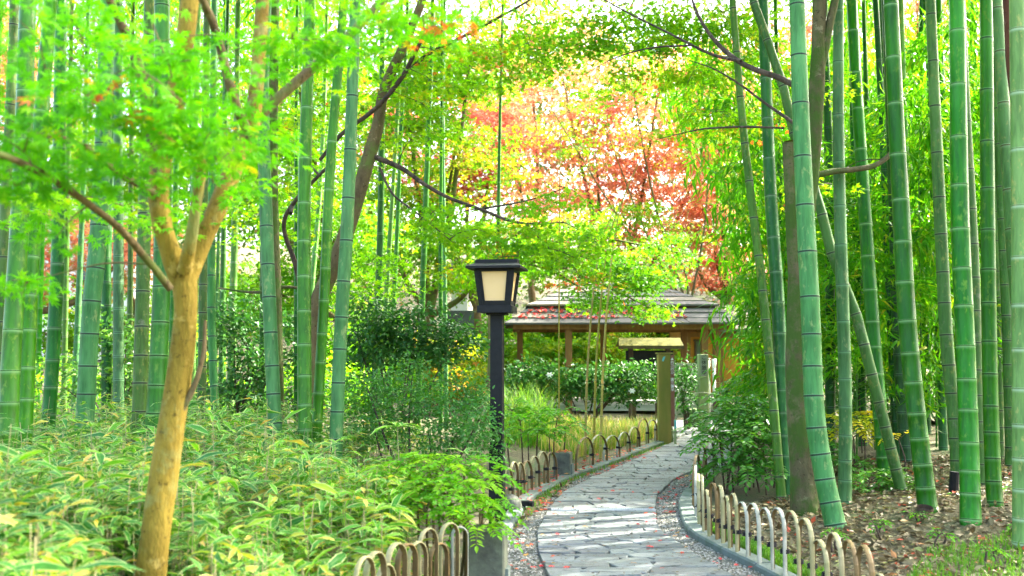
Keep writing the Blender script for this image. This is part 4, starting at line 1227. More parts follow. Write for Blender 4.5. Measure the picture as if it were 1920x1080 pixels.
# --- trees of the background, each with trunk, limbs and crown
def bg_tree(label, px, Y, hgt, crown, mat, leaf=0.118, T=T_STAR2, tint=0.45, bark='bark_brown', sd=0.2, lr=1.0, sr=.66, sag=-.15):
    b = at(px, 700, Y); b[2] = float(H(b[0], b[1])) - .1
    root = thing('maple_tree', label, 'maple tree', b, 'background trees')
    cs = [at(c[0], c[1], Y + (c[5] if len(c) > 5 else 0)) for c in crown]
    fork = b + np.array([random.uniform(-.3, .3), 0, min(hgt * 0.3, 2.4) + (1.2 if sag > 0 else 0)])
    limbs = [([b, (b + fork) / 2 + np.array([.08, 0, 0]), fork], [.17, .15, .13], 9)]
    for c in cs:
        mid = (fork + c) / 2 + np.array([random.uniform(-.3, .3), random.uniform(-.3, .3), sag * abs(c[0] - fork[0])])
        limbs.append(([fork, mid, c, c + unit(c - mid) * 0.8], [.10 * lr, .07 * lr, .04 * lr, .015 * lr], 7))
    line = trunk_part('trunk', M[bark], root, limbs)
    k = Y / F
    spots = []
    for (cx, cy, rx, ry, m, *rest), c in zip(crown, cs):
        tn = rest[1] if len(rest) > 1 else tint
        spots.append((c, (rx * k, max(1.2, rx * k * 0.7), ry * k), int(m * 1.25), 66, sr, tn))
    canopy(root, mat, T, spots, leaf, line, bark, 0.06, 0.6, 0.012, sd)
    return root


bg_tree('yellow-green maple behind the slender bamboos left of the lantern', 800, 27, 9,
        [(760, 180, 120, 110, 60), (880, 120, 140, 90, 60), (850, 300, 130, 100, 46, 0, .6), (720, 420, 110, 120, 46), (900, 480, 140, 70, 46, -1, .35)], M['maple_yellow'], tint=.35)
bg_tree('orange-red maple glowing high above the pavilion', 1150, 33, 12,
        [(1060, 170, 150, 130, 66, 0, .7), (1230, 200, 150, 130, 72, 0, .55), (1120, 330, 170, 100, 66, 0, .5), (1300, 340, 120, 110, 60, 0, .6), (1180, 440, 150, 50, 36, -1, .4)], M['maple_red'], leaf=.115)
bg_tree('salmon pink maple behind the drooping bamboo leaves right of the pavilion', 1370, 31, 10,
        [(1340, 180, 90, 120, 44, 0, .55), (1350, 340, 100, 110, 50, 0, .5), (1400, 470, 110, 90, 36, 0, .4), (1300, 480, 90, 70, 26, 0, .6)], M['maple_red'], leaf=.115)
bg_tree('small deep red maple seen left of the lantern top', 890, 31, 8,
        [(880, 330, 60, 70, 30, 0, .1), (930, 240, 70, 60, 26, 0, .3), (800, 330, 60, 60, 20, 0, .25), (720, 210, 60, 60, 16, 0, .3)], M['maple_red'])
bg_tree('lime green maple overhanging the pavilion roof', 925, 19.6, 7,
        [(1130, 500, 80, 36, 22), (1200, 525, 60, 30, 14), (1010, 490, 80, 36, 12), (1250, 470, 50, 40, 8), (1080, 425, 90, 36, 14, 0, .4), (960, 440, 70, 45, 12, 0, .3), (1120, 560, 46, 18, 8), (1215, 575, 34, 14, 5)], M['maple_yellow'], leaf=.085, tint=.12, lr=.35, sr=.42, sag=.10)
bg_tree('pale green maple mingling with the orange crowns above the pavilion', 1290, 29, 10,
        [(1180, 130, 140, 70, 10, 0, .25), (1330, 250, 110, 90, 10, 0, .3), (1150, 280, 130, 60, 8, 0, .5), (1240, 420, 130, 50, 16, 0, .35), (1050, 230, 90, 70, 8, 0, .5)], M['maple_yellow'], leaf=.10, lr=.4)
bg_tree('soft orange and yellow maple in the middle far above the lantern', 1000, 36, 12,
        [(990, 90, 150, 110, 60, 0, .8), (960, 260, 120, 120, 50, 0, .7), (1020, 400, 130, 80, 44, 0, .85)], M['maple_red'], tint=.75)
bg_tree('bright green maple between the left bamboos and the leaning trunk', 600, 22, 8,
        [(560, 160, 120, 150, 60), (470, 330, 110, 130, 56), (640, 430, 100, 120, 44), (540, 560, 110, 80, 34), (660, 600, 90, 60, 22)], M['maple_yellow'], tint=.18, leaf=.105)
bg_tree('orange maple behind the culms at the left edge', 60, 25, 9,
        [(20, 130, 80, 110, 34, 0, .4), (60, 470, 130, 90, 40, 0, .55), (240, 470, 120, 70, 34, 0, .6)], M['maple_red'])
bg_tree('yellow-green maple far behind the blue-green left culm', 260, 27, 9,
        [(160, 330, 130, 110, 44), (330, 300, 130, 140, 50), (220, 590, 150, 80, 46, 0, .25), (420, 560, 110, 90, 40, 0, .3), (60, 620, 130, 80, 36, 0, .3)], M['maple_yellow'], tint=.4)
bg_tree('light green maple rising behind the right grove', 1660, 26, 9,
        [(1600, 140, 120, 150, 54), (1700, 300, 130, 130, 54), (1820, 220, 120, 120, 46), (1560, 420, 110, 110, 40)], M['maple_yellow'], tint=.3)
bg_tree('orange tipped maple high between the right culms', 1730, 30, 11,
        [(1720, 40, 80, 60, 24, 0, .5), (1500, 90, 70, 90, 20, 0, .5), (1860, 130, 60, 50, 10, 0, .6)], M['maple_red'])
bg_tree('leafy green tree at the far right edge behind the grove', 1900, 24, 9,
        [(1900, 380, 130, 160, 50), (1790, 520, 120, 100, 44), (1650, 540, 130, 90, 40)], M['maple_yellow'], tint=.12)

# far wood on the hill behind everything
fx = rng.uniform(-36, 38, 640); fy = rng.uniform(40, 66, 640)
cen = np.stack([fx, fy, H(fx, fy) + rng.uniform(0.3, 19, 640) * np.clip(1.0 - 0.22 * np.sin(fx * 0.6) + .1 * np.sin(fx * 1.7), 0.5, 1.2)], -1)
P, D, Nn, S, idx = sprays(cen, 195, 2.3, 0.9, 0.38, 0.8)
P += rng.normal(0, 0.6, P.shape)
tag(leafobj('far_wood', T_KITE, P, D, Nn, S, (0.40 + .34 * np.exp(-((fx - 6) / 7) ** 2) + rng.normal(0, .28, 640))[idx] + rng.normal(0, .08, len(P)), M['far_leaf']), 'hazy yellow-green wood on the slope far behind the garden', 'wood')

# ================================================================== SASA BED
def in_bed(x, y):
    yc = np.clip(y, 3, 17)
    return x < xof(LK, yc) - np.interp(y, [3, 5.0, 5.6, 6.2, 8, 12], [0.62, 0.50, 0.42, 0.50, 0.75, 1.6])


def sasa_points(n, y0, y1):
    y = rng.uniform(y0 ** 0.5, y1 ** 0.5, n) ** 2
    xmin = -0.56 * y - 0.5
    xmax = xof(LK, np.clip(y, 3, 17))
    x = xmin + (xmax - xmin) * rng.random(n)
    k = in_bed(x, y)
    # keep the foot of the foreground maple and lantern free
    k &= ~((y < 8.9) & (y > 7.2) & (x > -0.65))
    pxx = 960 + x * F / y
    k &= ~((np.sin(x * 4.3 + 1.1) * np.sin(y * 3.7 + .4) + .6 * np.sin(x * 9.1 + y * 6.3) > .82))
    k &= ~((y < 4.25) & (pxx > 205) & (pxx < 390))
    return x[k], y[k]


sx, sy = sasa_points(7600, 2.9, 10.6)
ns = len(sx)
sh = (0.50 + 0.13 * np.sin(sx * 2.3 + .5) * np.sin(sy * 1.9) + 0.06 * np.sin(sx * 5.1 + sy * 3.3) + rng.normal(0, .10, ns)) * np.interp(sy, [3, 6, 10.6], [0.95, 0.97, 0.9])
sh *= np.interp(xof(LK, np.clip(sy, 3, 17)) - sx, [0.4, 1.2], [0.85, 1.0])
sz = H(sx, sy)
tops = np.stack([sx, sy, sz + sh], -1)
per = 7
idx = np.repeat(np.arange(ns), per)
nl = len(idx)
th = rng.uniform(0, 6.283, nl)
drop = rng.random(nl) ** 1.6 * 0.42
D = np.stack([np.cos(th), np.sin(th), rng.normal(0.10, 0.28, nl)], -1)
P = tops[idx] - np.stack([0 * drop, 0 * drop, drop * sh[idx]], -1) + rng.normal(0, .02, (nl, 3))
Nn = unit(np.array([0, 0, 1.0]) + rng.normal(0, .35, (nl, 3)))
S = rng.uniform(0.06, 0.135, nl) * np.where(rng.random(nl) < .18, 1.6, 1.0)
tint = np.where(rng.random(nl) < 0.085, rng.uniform(.93, 1, nl), np.clip(rng.normal(.30, .28, nl) + .30 * smooth01((P[:, 0] + 1.9) / 1.6), 0, .91))
nr_ = P[:, 1] < 6.0
T_SASA2 = (T_SASA[0].reshape(5, 3, 3)[[0, 2, 4]].reshape(9, 3), np.array([(r * 3 + c, r * 3 + c + 1, r * 3 + c + 4, r * 3 + c + 3) for r in range(2) for c in range(2)]))
V, Fq = leaves(T_SASA, P[nr_], D[nr_], Nn[nr_], S[nr_])
V2, Fq2 = leaves(T_SASA2, P[~nr_], D[~nr_], Nn[~nr_], S[~nr_])
tag(mobj('dwarf_bamboo_bed', np.vstack([V, V2]), np.vstack([Fq, Fq2 + len(V)]), M['sasa'], fattr={'tint': np.concatenate([np.repeat(tint[nr_], 8), np.repeat(tint[~nr_], 4)])},
         vattr={'edge': np.concatenate([np.tile(SASA_EDGE, nr_.sum()), np.tile(SASA_EDGE[:9], (~nr_).sum())])}),
    'dense low dwarf bamboo with pale edged leaves filling the bed left of the path', 'dwarf bamboo', kind='stuff')
# dry stalks among the leaves
parts = []
for i in rng.choice(ns, 2600, replace=False):
    a = np.array([sx[i], sy[i], sz[i]]); b = tops[i] + rng.normal(0, .04, 3)
    parts.append(tube_np(np.array([a, (a + b) / 2 + rng.normal(0, .02, 3), b]), [.003, .0025, .002], 3))
V, Fq = join_np(parts)
tag(mobj('dwarf_bamboo_stalks', V, Fq, M['hoop_top']), 'thin straw coloured stalks inside the dwarf bamboo bed', 'stalks', kind='stuff')


def shoot(px, py, Y, lab, n=6, size=0.2):
    p = at(px, py, Y)
    b = np.array([p[0], p[1], float(H(p[0], p[1]))])
    r = thing('dwarf_bamboo_shoot', lab, 'dwarf bamboo', b, 'taller dwarf bamboo shoots')
    q = spline([b, (b + p) / 2 + np.array([.02, 0, 0]), p], 5)
    V, Fq = tube_np(q, np.linspace(.004, .002, len(q)), 5)
    mobj('stalk', V, Fq, M['hoop_top'], r)
    for k in range(n):
        a = 6.283 * k / n + random.uniform(-.3, .3)
        V, Fq = leaves(T_SASA, p[None], np.array([[math.cos(a), math.sin(a), random.uniform(-.1, .55)]]), np.array([[0, 0, 1.0]]), np.array([size * random.uniform(.75, 1.1)]))
        mobj('leaf', V, Fq, M['sasa'], r, fattr={'tint': np.full(len(Fq), random.uniform(.25, .7))}, vattr={'edge': SASA_EDGE})


shoot(398, 780, 6.6, 'tall dwarf bamboo shoot with broad leaves just right of the foreground maple trunk', 6, .17)
shoot(170, 800, 6.2, 'tall dwarf bamboo shoot in front of the thick blue-green culm', 5, .16)
shoot(745, 800, 6.0, 'tall dwarf bamboo shoot rising before the fine-leaved shrub', 6, .20)
shoot(870, 850, 6.4, 'tall dwarf bamboo shoot next to the lantern post', 5, .17)
shoot(628, 830, 6.2, 'tall dwarf bamboo shoot below the pale waxy culm', 5, .17)
shoot(60, 880, 5.0, 'tall dwarf bamboo shoot at the left edge bamboo', 5, .17)
shoot(925, 950, 5.9, 'dwarf bamboo shoot hanging over the near stone block', 5, .18)


# ================================================================== SHRUBS
def shrub(name, label, cat, px, py, Y, spots, mat, T, leaf, group=None, stems=5, per=30, sr=0.14, tint=.45, thick=.05, jitter=.7, bark='bark_dark', sd=.18):
    """spots: (px, py, dY, rx px, rz px, sprays)"""
    b = at(px, py, Y); b[2] = float(H(b[0], b[1])) - .02
    root = thing(name, label, cat, b, group)
    k = Y / F
    cs = [(at(s[0], s[1], Y + s[2]), s[3] * k, s[4] * k, s[5]) for s in spots]
    limbs = []
    for i, (c, rx, rz, m) in enumerate(cs):
        for j in range(max(1, stems // len(cs))):
            e = c + np.array([random.uniform(-.6, .6) * rx, random.uniform(-.3, .3) * rx, random.uniform(-.3, .6) * rz])
            s0 = b + np.array([random.uniform(-.06, .06), random.uniform(-.06, .06), 0])
            if T is not T_OVAL:
                s0 = np.array([c[0] + random.uniform(-.4, .4) * rx, c[1], 0]); s0[2] = float(H(s0[0], s0[1])) - .02
            limbs.append(([s0, (s0 + e) / 2 + np.array([random.uniform(-.08, .08), 0, .05]), e], [.016, .012, .005], 6))
    line = trunk_part('stem', M[bark], root, limbs)
    canopy(root, mat, T, [(c, (rx, max(.3, rx * .7), rz), m, per, sr, tint) for c, rx, rz, m in cs], leaf, line, bark, thick, jitter, .004, sd)
    return root


shrub('camellia_shrub', 'dark glossy camellia with arching top left of the lantern', 'shrub', 745, 840, 11.2,
      [(720, 610, 0, 60, 40, 26), (790, 610, 0, 70, 40, 30), (850, 640, 0, 55, 30, 20), (690, 640, 0, 40, 40, 14), (770, 660, 0, 90, 30, 30), (680, 570, .3, 30, 30, 8)],
      M['camellia'], T_OVAL, .075, per=34, sr=.2, tint=.4, stems=10)
shrub('fine_leaved_shrub', 'broad fine-leaved shrub spreading before the lantern post', 'shrub', 790, 880, 8.6,
      [(690, 730, .5, 60, 50, 30), (770, 730, .3, 70, 60, 40), (850, 750, 0, 70, 60, 40), (905, 800, -.5, 40, 45, 24), (720, 800, .3, 70, 40, 30), (840, 820, 0, 80, 40, 36)],
      M['shrub'], T_OVAL, .038, per=44, sr=.13, tint=.45, stems=10)
shrub('camellia_shrub', 'dark camellia between the foreground maple and the black ringed bamboo', 'shrub', 450, 830, 12.5,
      [(440, 600, 0, 50, 60, 28), (470, 690, 0, 60, 60, 34), (540, 640, .4, 50, 70, 26), (430, 740, 0, 50, 40, 20), (560, 740, .4, 50, 40, 16)], M['camellia'], T_OVAL, .08, per=32, sr=.2, tint=.42, stems=10)
shrub('camellia_shrub', 'green shrub between the blue-green culm and the olive culm', 'shrub', 225, 830, 12.0,
      [(215, 620, 0, 50, 40, 14), (235, 700, 0, 60, 50, 20), (130, 700, .3, 60, 50, 18), (330, 700, .5, 50, 60, 14)], M['camellia'], T_OVAL, .08, per=30, sr=.2, tint=.75, stems=8)
shrub('sunlit_shrub', 'glowing yellow-green shrub deep behind the left culms', 'shrub', 230, 800, 16.5,
      [(60, 720, 0, 100, 60, 30), (220, 730, 0, 90, 60, 30), (330, 640, .5, 60, 60, 18), (440, 740, 0, 100, 60, 30), (540, 720, 0, 80, 60, 26), (640, 720, 0, 80, 60, 24)], M['bright'], T_OVAL, .10, per=30, sr=.3, tint=.8, stems=10)
for k, (px, Y, lab) in enumerate(((940, 32, 'far light bush on the slope behind the left pavilion post'), (1030, 32, 'far yellow bush on the slope behind the pavilion'), (1120, 32, 'far green bush on the slope behind the thin yellow bamboos'),
                               (1200, 32.5, 'far lime bush on the slope above the roofed notice board'), (1275, 32.5, 'far bush on the slope between the right pavilion posts'))):
    shrub('garden_bush', lab, 'bush', px, 700, Y, [(px - 25, 615, 0, 50, 34, 20), (px + 25, 630, 0, 50, 36, 20), (px, 655, -.5, 60, 30, 16)], M['maple_yellow'], T_STAR2, .14, 'bushes around the pavilion', per=34, sr=.45, tint=.1 + .13 * k, stems=6)
for k, (px, Y, lab) in enumerate(((700, 19, 'bright shrub behind the camellia left of the lantern'), (900, 27.5, 'yellow-green bush seen under the left end of the pavilion roof'), (1010, 28, 'yellow bush seen beneath the pavilion roof left of its posts'),
                               (1110, 28, 'glowing bush seen through the middle of the pavilion'), (1210, 28.5, 'light green bush behind the roofed notice board'), (820, 22, 'light green bush low behind the slender bamboo pair'))):
    z0 = 690 - 400 / Y
    shrub('garden_bush', lab, 'bush', px, 760, Y, [(px - 30, 660, 0, 55, 45, 26), (px + 30, 680, 0, 55, 50, 26), (px, 720, -.5, 70, 40, 22)], M['maple_yellow'], T_STAR3, .12, 'bushes around the pavilion', per=34, sr=.35, tint=.15 + .12 * k, stems=6)
# hedge before the pavilion
shrub('hedge', 'clipped dark green hedge in front of the pavilion', 'hedge', 1100, 780, 17.6,
      [(985, 705, 0, 50, 36, 44), (1050, 712, 0, 50, 36, 44), (1110, 715, 0, 50, 36, 44), (1160, 715, -.2, 45, 38, 40), (1205, 712, -.2, 40, 38, 38)], M['camellia'], T_OVAL, .085, per=30, sr=.22, tint=.5, stems=10)
shrub('low_shrub', 'small dark green shrub right of the tall olive signpost', 'shrub', 1290, 790, 17.8, [(1285, 700, 0, 22, 30, 16), (1282, 745, 0, 26, 26, 14)], M['camellia'], T_OVAL, .085, per=28, sr=.2, tint=.3, stems=4)


def pinnate(name, label, px, py, Y, heads, mat, cat='shrub', n=9, L=.42, leaf=.075, pairs=8, tint=.5, group=None, elev=(.1, .9), stemmat='bark_dark', wid=1.0):
    """shrub of feathery fronds; heads: (px, py, dY) crown points that fronds spring from"""
    b = at(px, py, Y); b[2] = float(H(b[0], b[1])) - .02
    root = thing(name, label, cat, b, group)
    stem, P, D, Nn, S, tn = [], [], [], [], [], []
    for hx_, hy_, dy in heads:
        h = at(hx_, hy_, Y + dy)
        g = np.array([h[0] + random.uniform(-.05, .05), h[1], 0]); g[2] = float(H(g[0], g[1])) - .02
        if h[2] - g[2] > .03:
            q = spline([g, (g + h) / 2 + rng.normal(0, .02, 3), h], 4)
            stem.append(tube_np(q, np.linspace(.010, .006, len(q)), 5))
        for k in range(n):
            a = 6.283 * k / n + random.uniform(-.4, .4)
            e = random.uniform(*elev)
            d0 = np.array([math.cos(a), math.sin(a), e])
            LL = L * random.uniform(.7, 1.15)
            p1 = h + unit(d0) * LL * .55
            p2 = p1 + unit(np.array([d0[0], d0[1], e - 1.0])) * LL * .5
            q = spline([h, p1, p2], 6)
            stem.append(tube_np(q, np.linspace(.003, .001, len(q)), 3))
            side = unit(np.cross(d0, [0, 0, 1.0]))
            t0 = random.gauss(tint, .18)
            for i in range(pairs):
                t = .25 + .75 * (i + .5) / pairs
                c = np.array([np.interp(t * (len(q) - 1), np.arange(len(q)), q[:, j]) for j in range(3)])
                tg = unit(q[min(len(q) - 1, int(t * (len(q) - 1)) + 1)] - q[max(0, int(t * (len(q) - 1)) - 1)])
                sz_ = leaf * (1.1 - .5 * abs(t - .55)) * random.uniform(.85, 1.1)
                for s in (-1, 1):
                    P.append(c); D.append(side * s + tg * .55 + rng.normal(0, .12, 3)); Nn.append(np.array([0, 0, 1.0]) + rng.normal(0, .25, 3)); S.append(sz_ * wid); tn.append(t0 + random.gauss(0, .07))
            P.append(q[-1]); D.append(unit(q[-1] - q[-3])); Nn.append(np.array([0, 0, 1.0])); S.append(leaf); tn.append(t0)
    V, Fq = join_np(stem)
    mobj('stem', V, Fq, M[stemmat], root)
    leafobj('foliage', T_OVAL, np.array(P), np.array(D), np.array(Nn), np.array(S), np.array(tn), mat, root)
    return root


pinnate('nandina_shrub', 'bright green feathery nandina hanging over the fence near the lantern', 815, 1050, 5.7,
        [(735, 900, .2), (770, 880, .3), (805, 872, .3), (840, 890, .1), (880, 920, -.1), (820, 925, 0), (870, 885, .3), (770, 940, 0), (900, 960, -.1), (850, 975, -.3), (908, 905, .2), (745, 960, -.1), (800, 960, -.2), (870, 945, -.2), (840, 930, -.1), (780, 910, .1), (895, 1000, -.3)],
        M['bright'], n=10, L=.25, leaf=.048, pairs=8, tint=.75, stemmat='bark_brown')
pinnate('nandina_shrub', 'light green ferny shrub behind the far left hoops', 1010, 870, 11.4,
        [(975, 790, 0), (1010, 780, .2), (1045, 785, 0), (990, 815, -.3), (1030, 820, -.3), (1060, 805, 0), (960, 770, .3)], M['bright'], n=9, L=.34, leaf=.065, pairs=8, tint=.35)
pinnate('mahonia_shrub', 'large dark feathery shrub behind the curve of the right hoop fence', 1410, 930, 9.9,
        [(1370, 800, .3), (1410, 780, .4), (1450, 795, .3), (1375, 850, 0), (1420, 840, 0), (1460, 850, .1), (1350, 830, .2), (1395, 890, -.2), (1440, 890, -.2), (1365, 880, 0), (1400, 815, .2), (1430, 810, .5), (1345, 790, .8), (1385, 770, .6), (1470, 820, .2)], M['shrub'], n=12, L=.44, leaf=.08, pairs=9, tint=.65)
pinnate('mahonia_shrub', 'dark green feathery shrub at the pavilion corner under drooping bamboo', 1390, 800, 14.5,
        [(1390, 745, 0), (1415, 725, 0), (1445, 740, 0), (1400, 770, 0), (1435, 775, 0)], M['shrub'], n=11, L=.5, leaf=.10, pairs=8, tint=.6)
pinnate('fern_shrub', 'low blue-green feathery shrub at the foot of the glossy green bamboo', 1655, 955, 9.3,
        [(1630, 905, 0), (1665, 900, .1), (1695, 915, 0), (1650, 930, -.1), (1680, 930, -.1)], M['shrub'], n=11, L=.32, leaf=.058, pairs=8, tint=.7)
pinnate('yellow_mahonia', 'yellow leaved feathery plant behind the straight pale green bamboo', 1600, 900, 10.8,
        [(1580, 800, 0), (1615, 790, .1), (1600, 820, 0)], M['yellow_leaf'], n=9, L=.36, leaf=.075, pairs=7, tint=.5)
pinnate('yellow_mahonia', 'single hanging yellow frond beside the bright-edged bamboo', 1685, 900, 9.8, [(1685, 825, 0)], M['yellow_leaf'], n=3, L=.26, leaf=.06, pairs=6, tint=.7)
pinnate('fern_shrub', 'green feathery shrub in shade behind the glossy leaning bamboos', 1640, 860, 12.5,
        [(1640, 740, 0), (1680, 720, .2), (1610, 720, .3), (1660, 790, 0)], M['shrub'], n=10, L=.5, leaf=.09, pairs=8, tint=.7)
shrub('dark_shrub', 'dark undergrowth bush deep behind the upright right culms', 'shrub', 1760, 860, 17.0,
      [(1560, 730, 0, 60, 70, 24), (1640, 740, 0, 80, 70, 24), (1740, 740, 0, 80, 80, 30), (1840, 730, 0, 80, 80, 30), (1920, 720, 0, 60, 80, 24)], M['camellia'], T_OVAL, .11, per=28, sr=.3, tint=.35, stems=10)


# ================================================================== GRASS, LITTER, FALLEN LEAVES
def blades(P, Lg, bend, w=.006):
    n = len(P)
    th = rng.uniform(0, 6.283, n)
    h = np.stack([np.cos(th), np.sin(th), 0 * th], -1)
    s = np.stack([-np.sin(th), np.cos(th), 0 * th], -1) * w
    m = P + h * (bend * .3)[:, None] + np.array([0, 0, 1]) * (Lg * .6)[:, None]
    t = P + h * bend[:, None] + np.array([0, 0, 1]) * (Lg * .92)[:, None]
    V = np.stack([P - s, P + s, m + s * .7, m - s * .7, t], 1).reshape(-1, 3)
    i = np.arange(n)[:, None] * 5
    return V, [i + np.array([[0, 1, 2, 3]]), i + np.array([[3, 2, 4]])]


def grass(name, label, P, Lg, bend, tint, w=.006):
    V, Fs = blades(P, Lg, bend, w)
    o = mobj(name, V, Fs, M['grass'], fattr={'tint': np.clip(np.concatenate([tint, tint]), 0, 1)})
    return tag(o, label, 'grass', kind='stuff')


def quadpts(px, n):
    """random ground points inside a quadrilateral given by four photograph points"""
    g = [gnd(*p)[:2] for p in px]
    u, v = rng.random((n, 1)), rng.random((n, 1))
    q = (g[0] * (1 - u) + g[1] * u) * (1 - v) + (g[3] * (1 - u) + g[2] * u) * v
    return np.column_stack([q, H(q[:, 0], q[:, 1])])


P = quadpts([(1060, 868), (1225, 822), (1240, 805), (950, 835)], 5200)
grass('dry_grass', 'pale dry grass behind the far left hoops', P, rng.uniform(.12, .36, len(P)), rng.uniform(.03, .16, len(P)), rng.uniform(.3, 1.1, len(P)))
P = quadpts([(935, 862), (1040, 850), (1020, 815), (930, 820)], 700)
grass('tall_grass', 'tall arching green grass right behind the lantern post', P, rng.uniform(.25, .85, len(P)), rng.uniform(.1, .6, len(P)), rng.uniform(.0, .6, len(P)), .008)
P = np.vstack([quadpts([(1310, 985), (1500, 1085), (1560, 1085), (1330, 985)], 3000), quadpts([(1600, 1200), (2050, 1200), (2000, 1020), (1740, 1050)], 3600), quadpts([(955, 1000), (1065, 905), (1055, 900), (945, 960)], 700), quadpts([(1065, 905), (1255, 830), (1250, 826), (1050, 900)], 1000)])
grass('short_grass', 'short green grass and moss along the hoop fences', P, rng.uniform(.02, .07, len(P)), rng.uniform(.005, .04, len(P)), rng.uniform(0, .45, len(P)), .004)

pinnate('fern_shrub', 'leafy green fern clump at the foot of the two upright right culms', 1800, 960, 9.9, [(1775, 915, 0), (1760, 930, -.1), (1830, 925, .1)], M['shrub'], n=8, L=.24, leaf=.05, pairs=7, tint=.7)
pinnate('fern_shrub', 'green fern clump in shade behind the mossy trunk foot', 1545, 930, 10.6, [(1540, 870, 0), (1560, 850, .2), (1600, 880, 0)], M['shrub'], n=9, L=.34, leaf=.065, pairs=8, tint=.6)
pinnate('fern_shrub', 'low green fern clump at the right edge of the grove floor', 1890, 960, 9.0, [(1885, 930, 0), (1905, 945, -.2)], M['shrub'], n=8, L=.26, leaf=.05, pairs=7, tint=.75)
# low seedlings on the right floor
for k, (px, py) in enumerate(((1760, 1010), (1715, 975), (1850, 1040), (1905, 1000), (1560, 1010), (1790, 940), (1640, 990))):
    g = gnd(px, py, .12)
    pinnate('seedling', 'little green seedling on the leaf litter of the right grove', px, py, float(g[1]), [(px, py - 8, 0), (px + 12, py - 5, .05)], M['bright'], 'seedling', 5, .09, .035, 2, .4, 'seedlings on the litter')

Pl = np.vstack([quadpts([(1330, 960), (1700, 1200), (2200, 1200), (1500, 930)], 5000), quadpts([(1500, 930), (2100, 1150), (2100, 890), (1560, 870)], 9000), quadpts([(2100, 1150), (2700, 1100), (2500, 860), (2050, 870)], 5000), quadpts([(955, 1010), (1070, 905), (1055, 898), (930, 960)], 700)])
n = len(Pl)
Pl[:, 2] += rng.uniform(.0, .02, n)
leafobj('leaf_litter', T_KITE, Pl, rdir(n, 0, .2), unit(np.array([0, 0, 1.0]) + rng.normal(0, .45, (n, 3))), rng.uniform(.025, .085, n),
        np.clip(rng.normal(.5, .26, n), 0, 1), M['litter'])
tag(bpy.data.objects['leaf_litter'], 'brown and tan fallen leaves covering the floor of the right grove', 'leaf litter')

# red maple leaves on and beside the path
def band(n, y0, y1, off, sdv):
    y = rng.uniform(y0, y1, n)
    return np.column_stack([xof(LK, y) + off + rng.normal(0, sdv, n), y, np.full(n, 0.0)])


Pr = np.vstack([band(260, 8.8, 14.5, .12, .16), band(110, 9.5, 14, -.25, .15), band(50, 8.5, 15, .6, .5)])
y = rng.uniform(8.6, 12.4, 90)
Pr = np.vstack([Pr, np.column_stack([xof(RP, y) + rng.uniform(-.1, .35, 90), y, 0 * y])])
n = len(Pr)
onk = np.abs(Pr[:, 0] - xof(LK, Pr[:, 1]) + .065) < .08
Pr[:, 2] = np.where(onk, .052, np.maximum(H(Pr[:, 0], Pr[:, 1]), -.02) + .02)
leafobj('fallen_red_leaves', T_MAPLE5, Pr, rdir(n, 0, .1), unit(np.array([0, 0, 1.0]) + rng.normal(0, .22, (n, 3))), rng.uniform(.022, .05, n), rng.random(n), M['red_leaf'])
tag(bpy.data.objects['fallen_red_leaves'], 'scatter of small red maple leaves along the far path edges', 'fallen leaves')
n = 1500
y = rng.uniform(4.6, 13, n)
Pd = np.column_stack([xof(LP, y) + (xof(RP, y) - xof(LP, y)) * rng.random(n), y, rng.uniform(.014, .02, n)])
tag(leafobj('path_debris', T_KITE, Pd, rdir(n, 0, .1) * np.array([1.6, .6, 1]), unit(np.array([0, 0, 1.0]) + rng.normal(0, .2, (n, 3))), rng.uniform(.010, .034, n), rng.uniform(0, .5, n), M['litter']),
    'tiny dark bits of dry leaf scattered over the stone path', 'debris')
RL = []
for t in (.2, .6, .75, .97):
    V, Fq = leaves(T_MAPLE5, np.zeros((1, 3)), np.array([[0, 1.0, 0]]), np.array([[0, 0, 1.0]]), np.array([1.0]))
    me = np_mesh('fallen_leaf', V, Fq, fattr={'tint': np.full(len(Fq), t)}); me.materials.append(M['red_leaf']); RL.append(me)
for k in range(120):
    y = 4.9 + 5.2 * random.random() ** 1.2
    u = random.random()
    x = float(xof(LK, y)) + .05 + (float(xof(RK, y)) - float(xof(LK, y)) - .1) * (u if random.random() < .5 else random.choice((u * .22, 1 - u * .2)))
    o = bpy.data.objects.new('fallen_leaf', RL[random.choice((0, 1, 1, 2, 3))])
    col.objects.link(o)
    o.location = (x, y, .020); s = random.uniform(.020, .038); o.scale = (s, s, s)
    o.rotation_euler = (random.gauss(0, .2), random.gauss(0, .2), random.uniform(0, 6.28))
    tag(o, 'small fallen maple leaf lying on the near part of the stone path', 'leaf', 'fallen leaves on the near path')

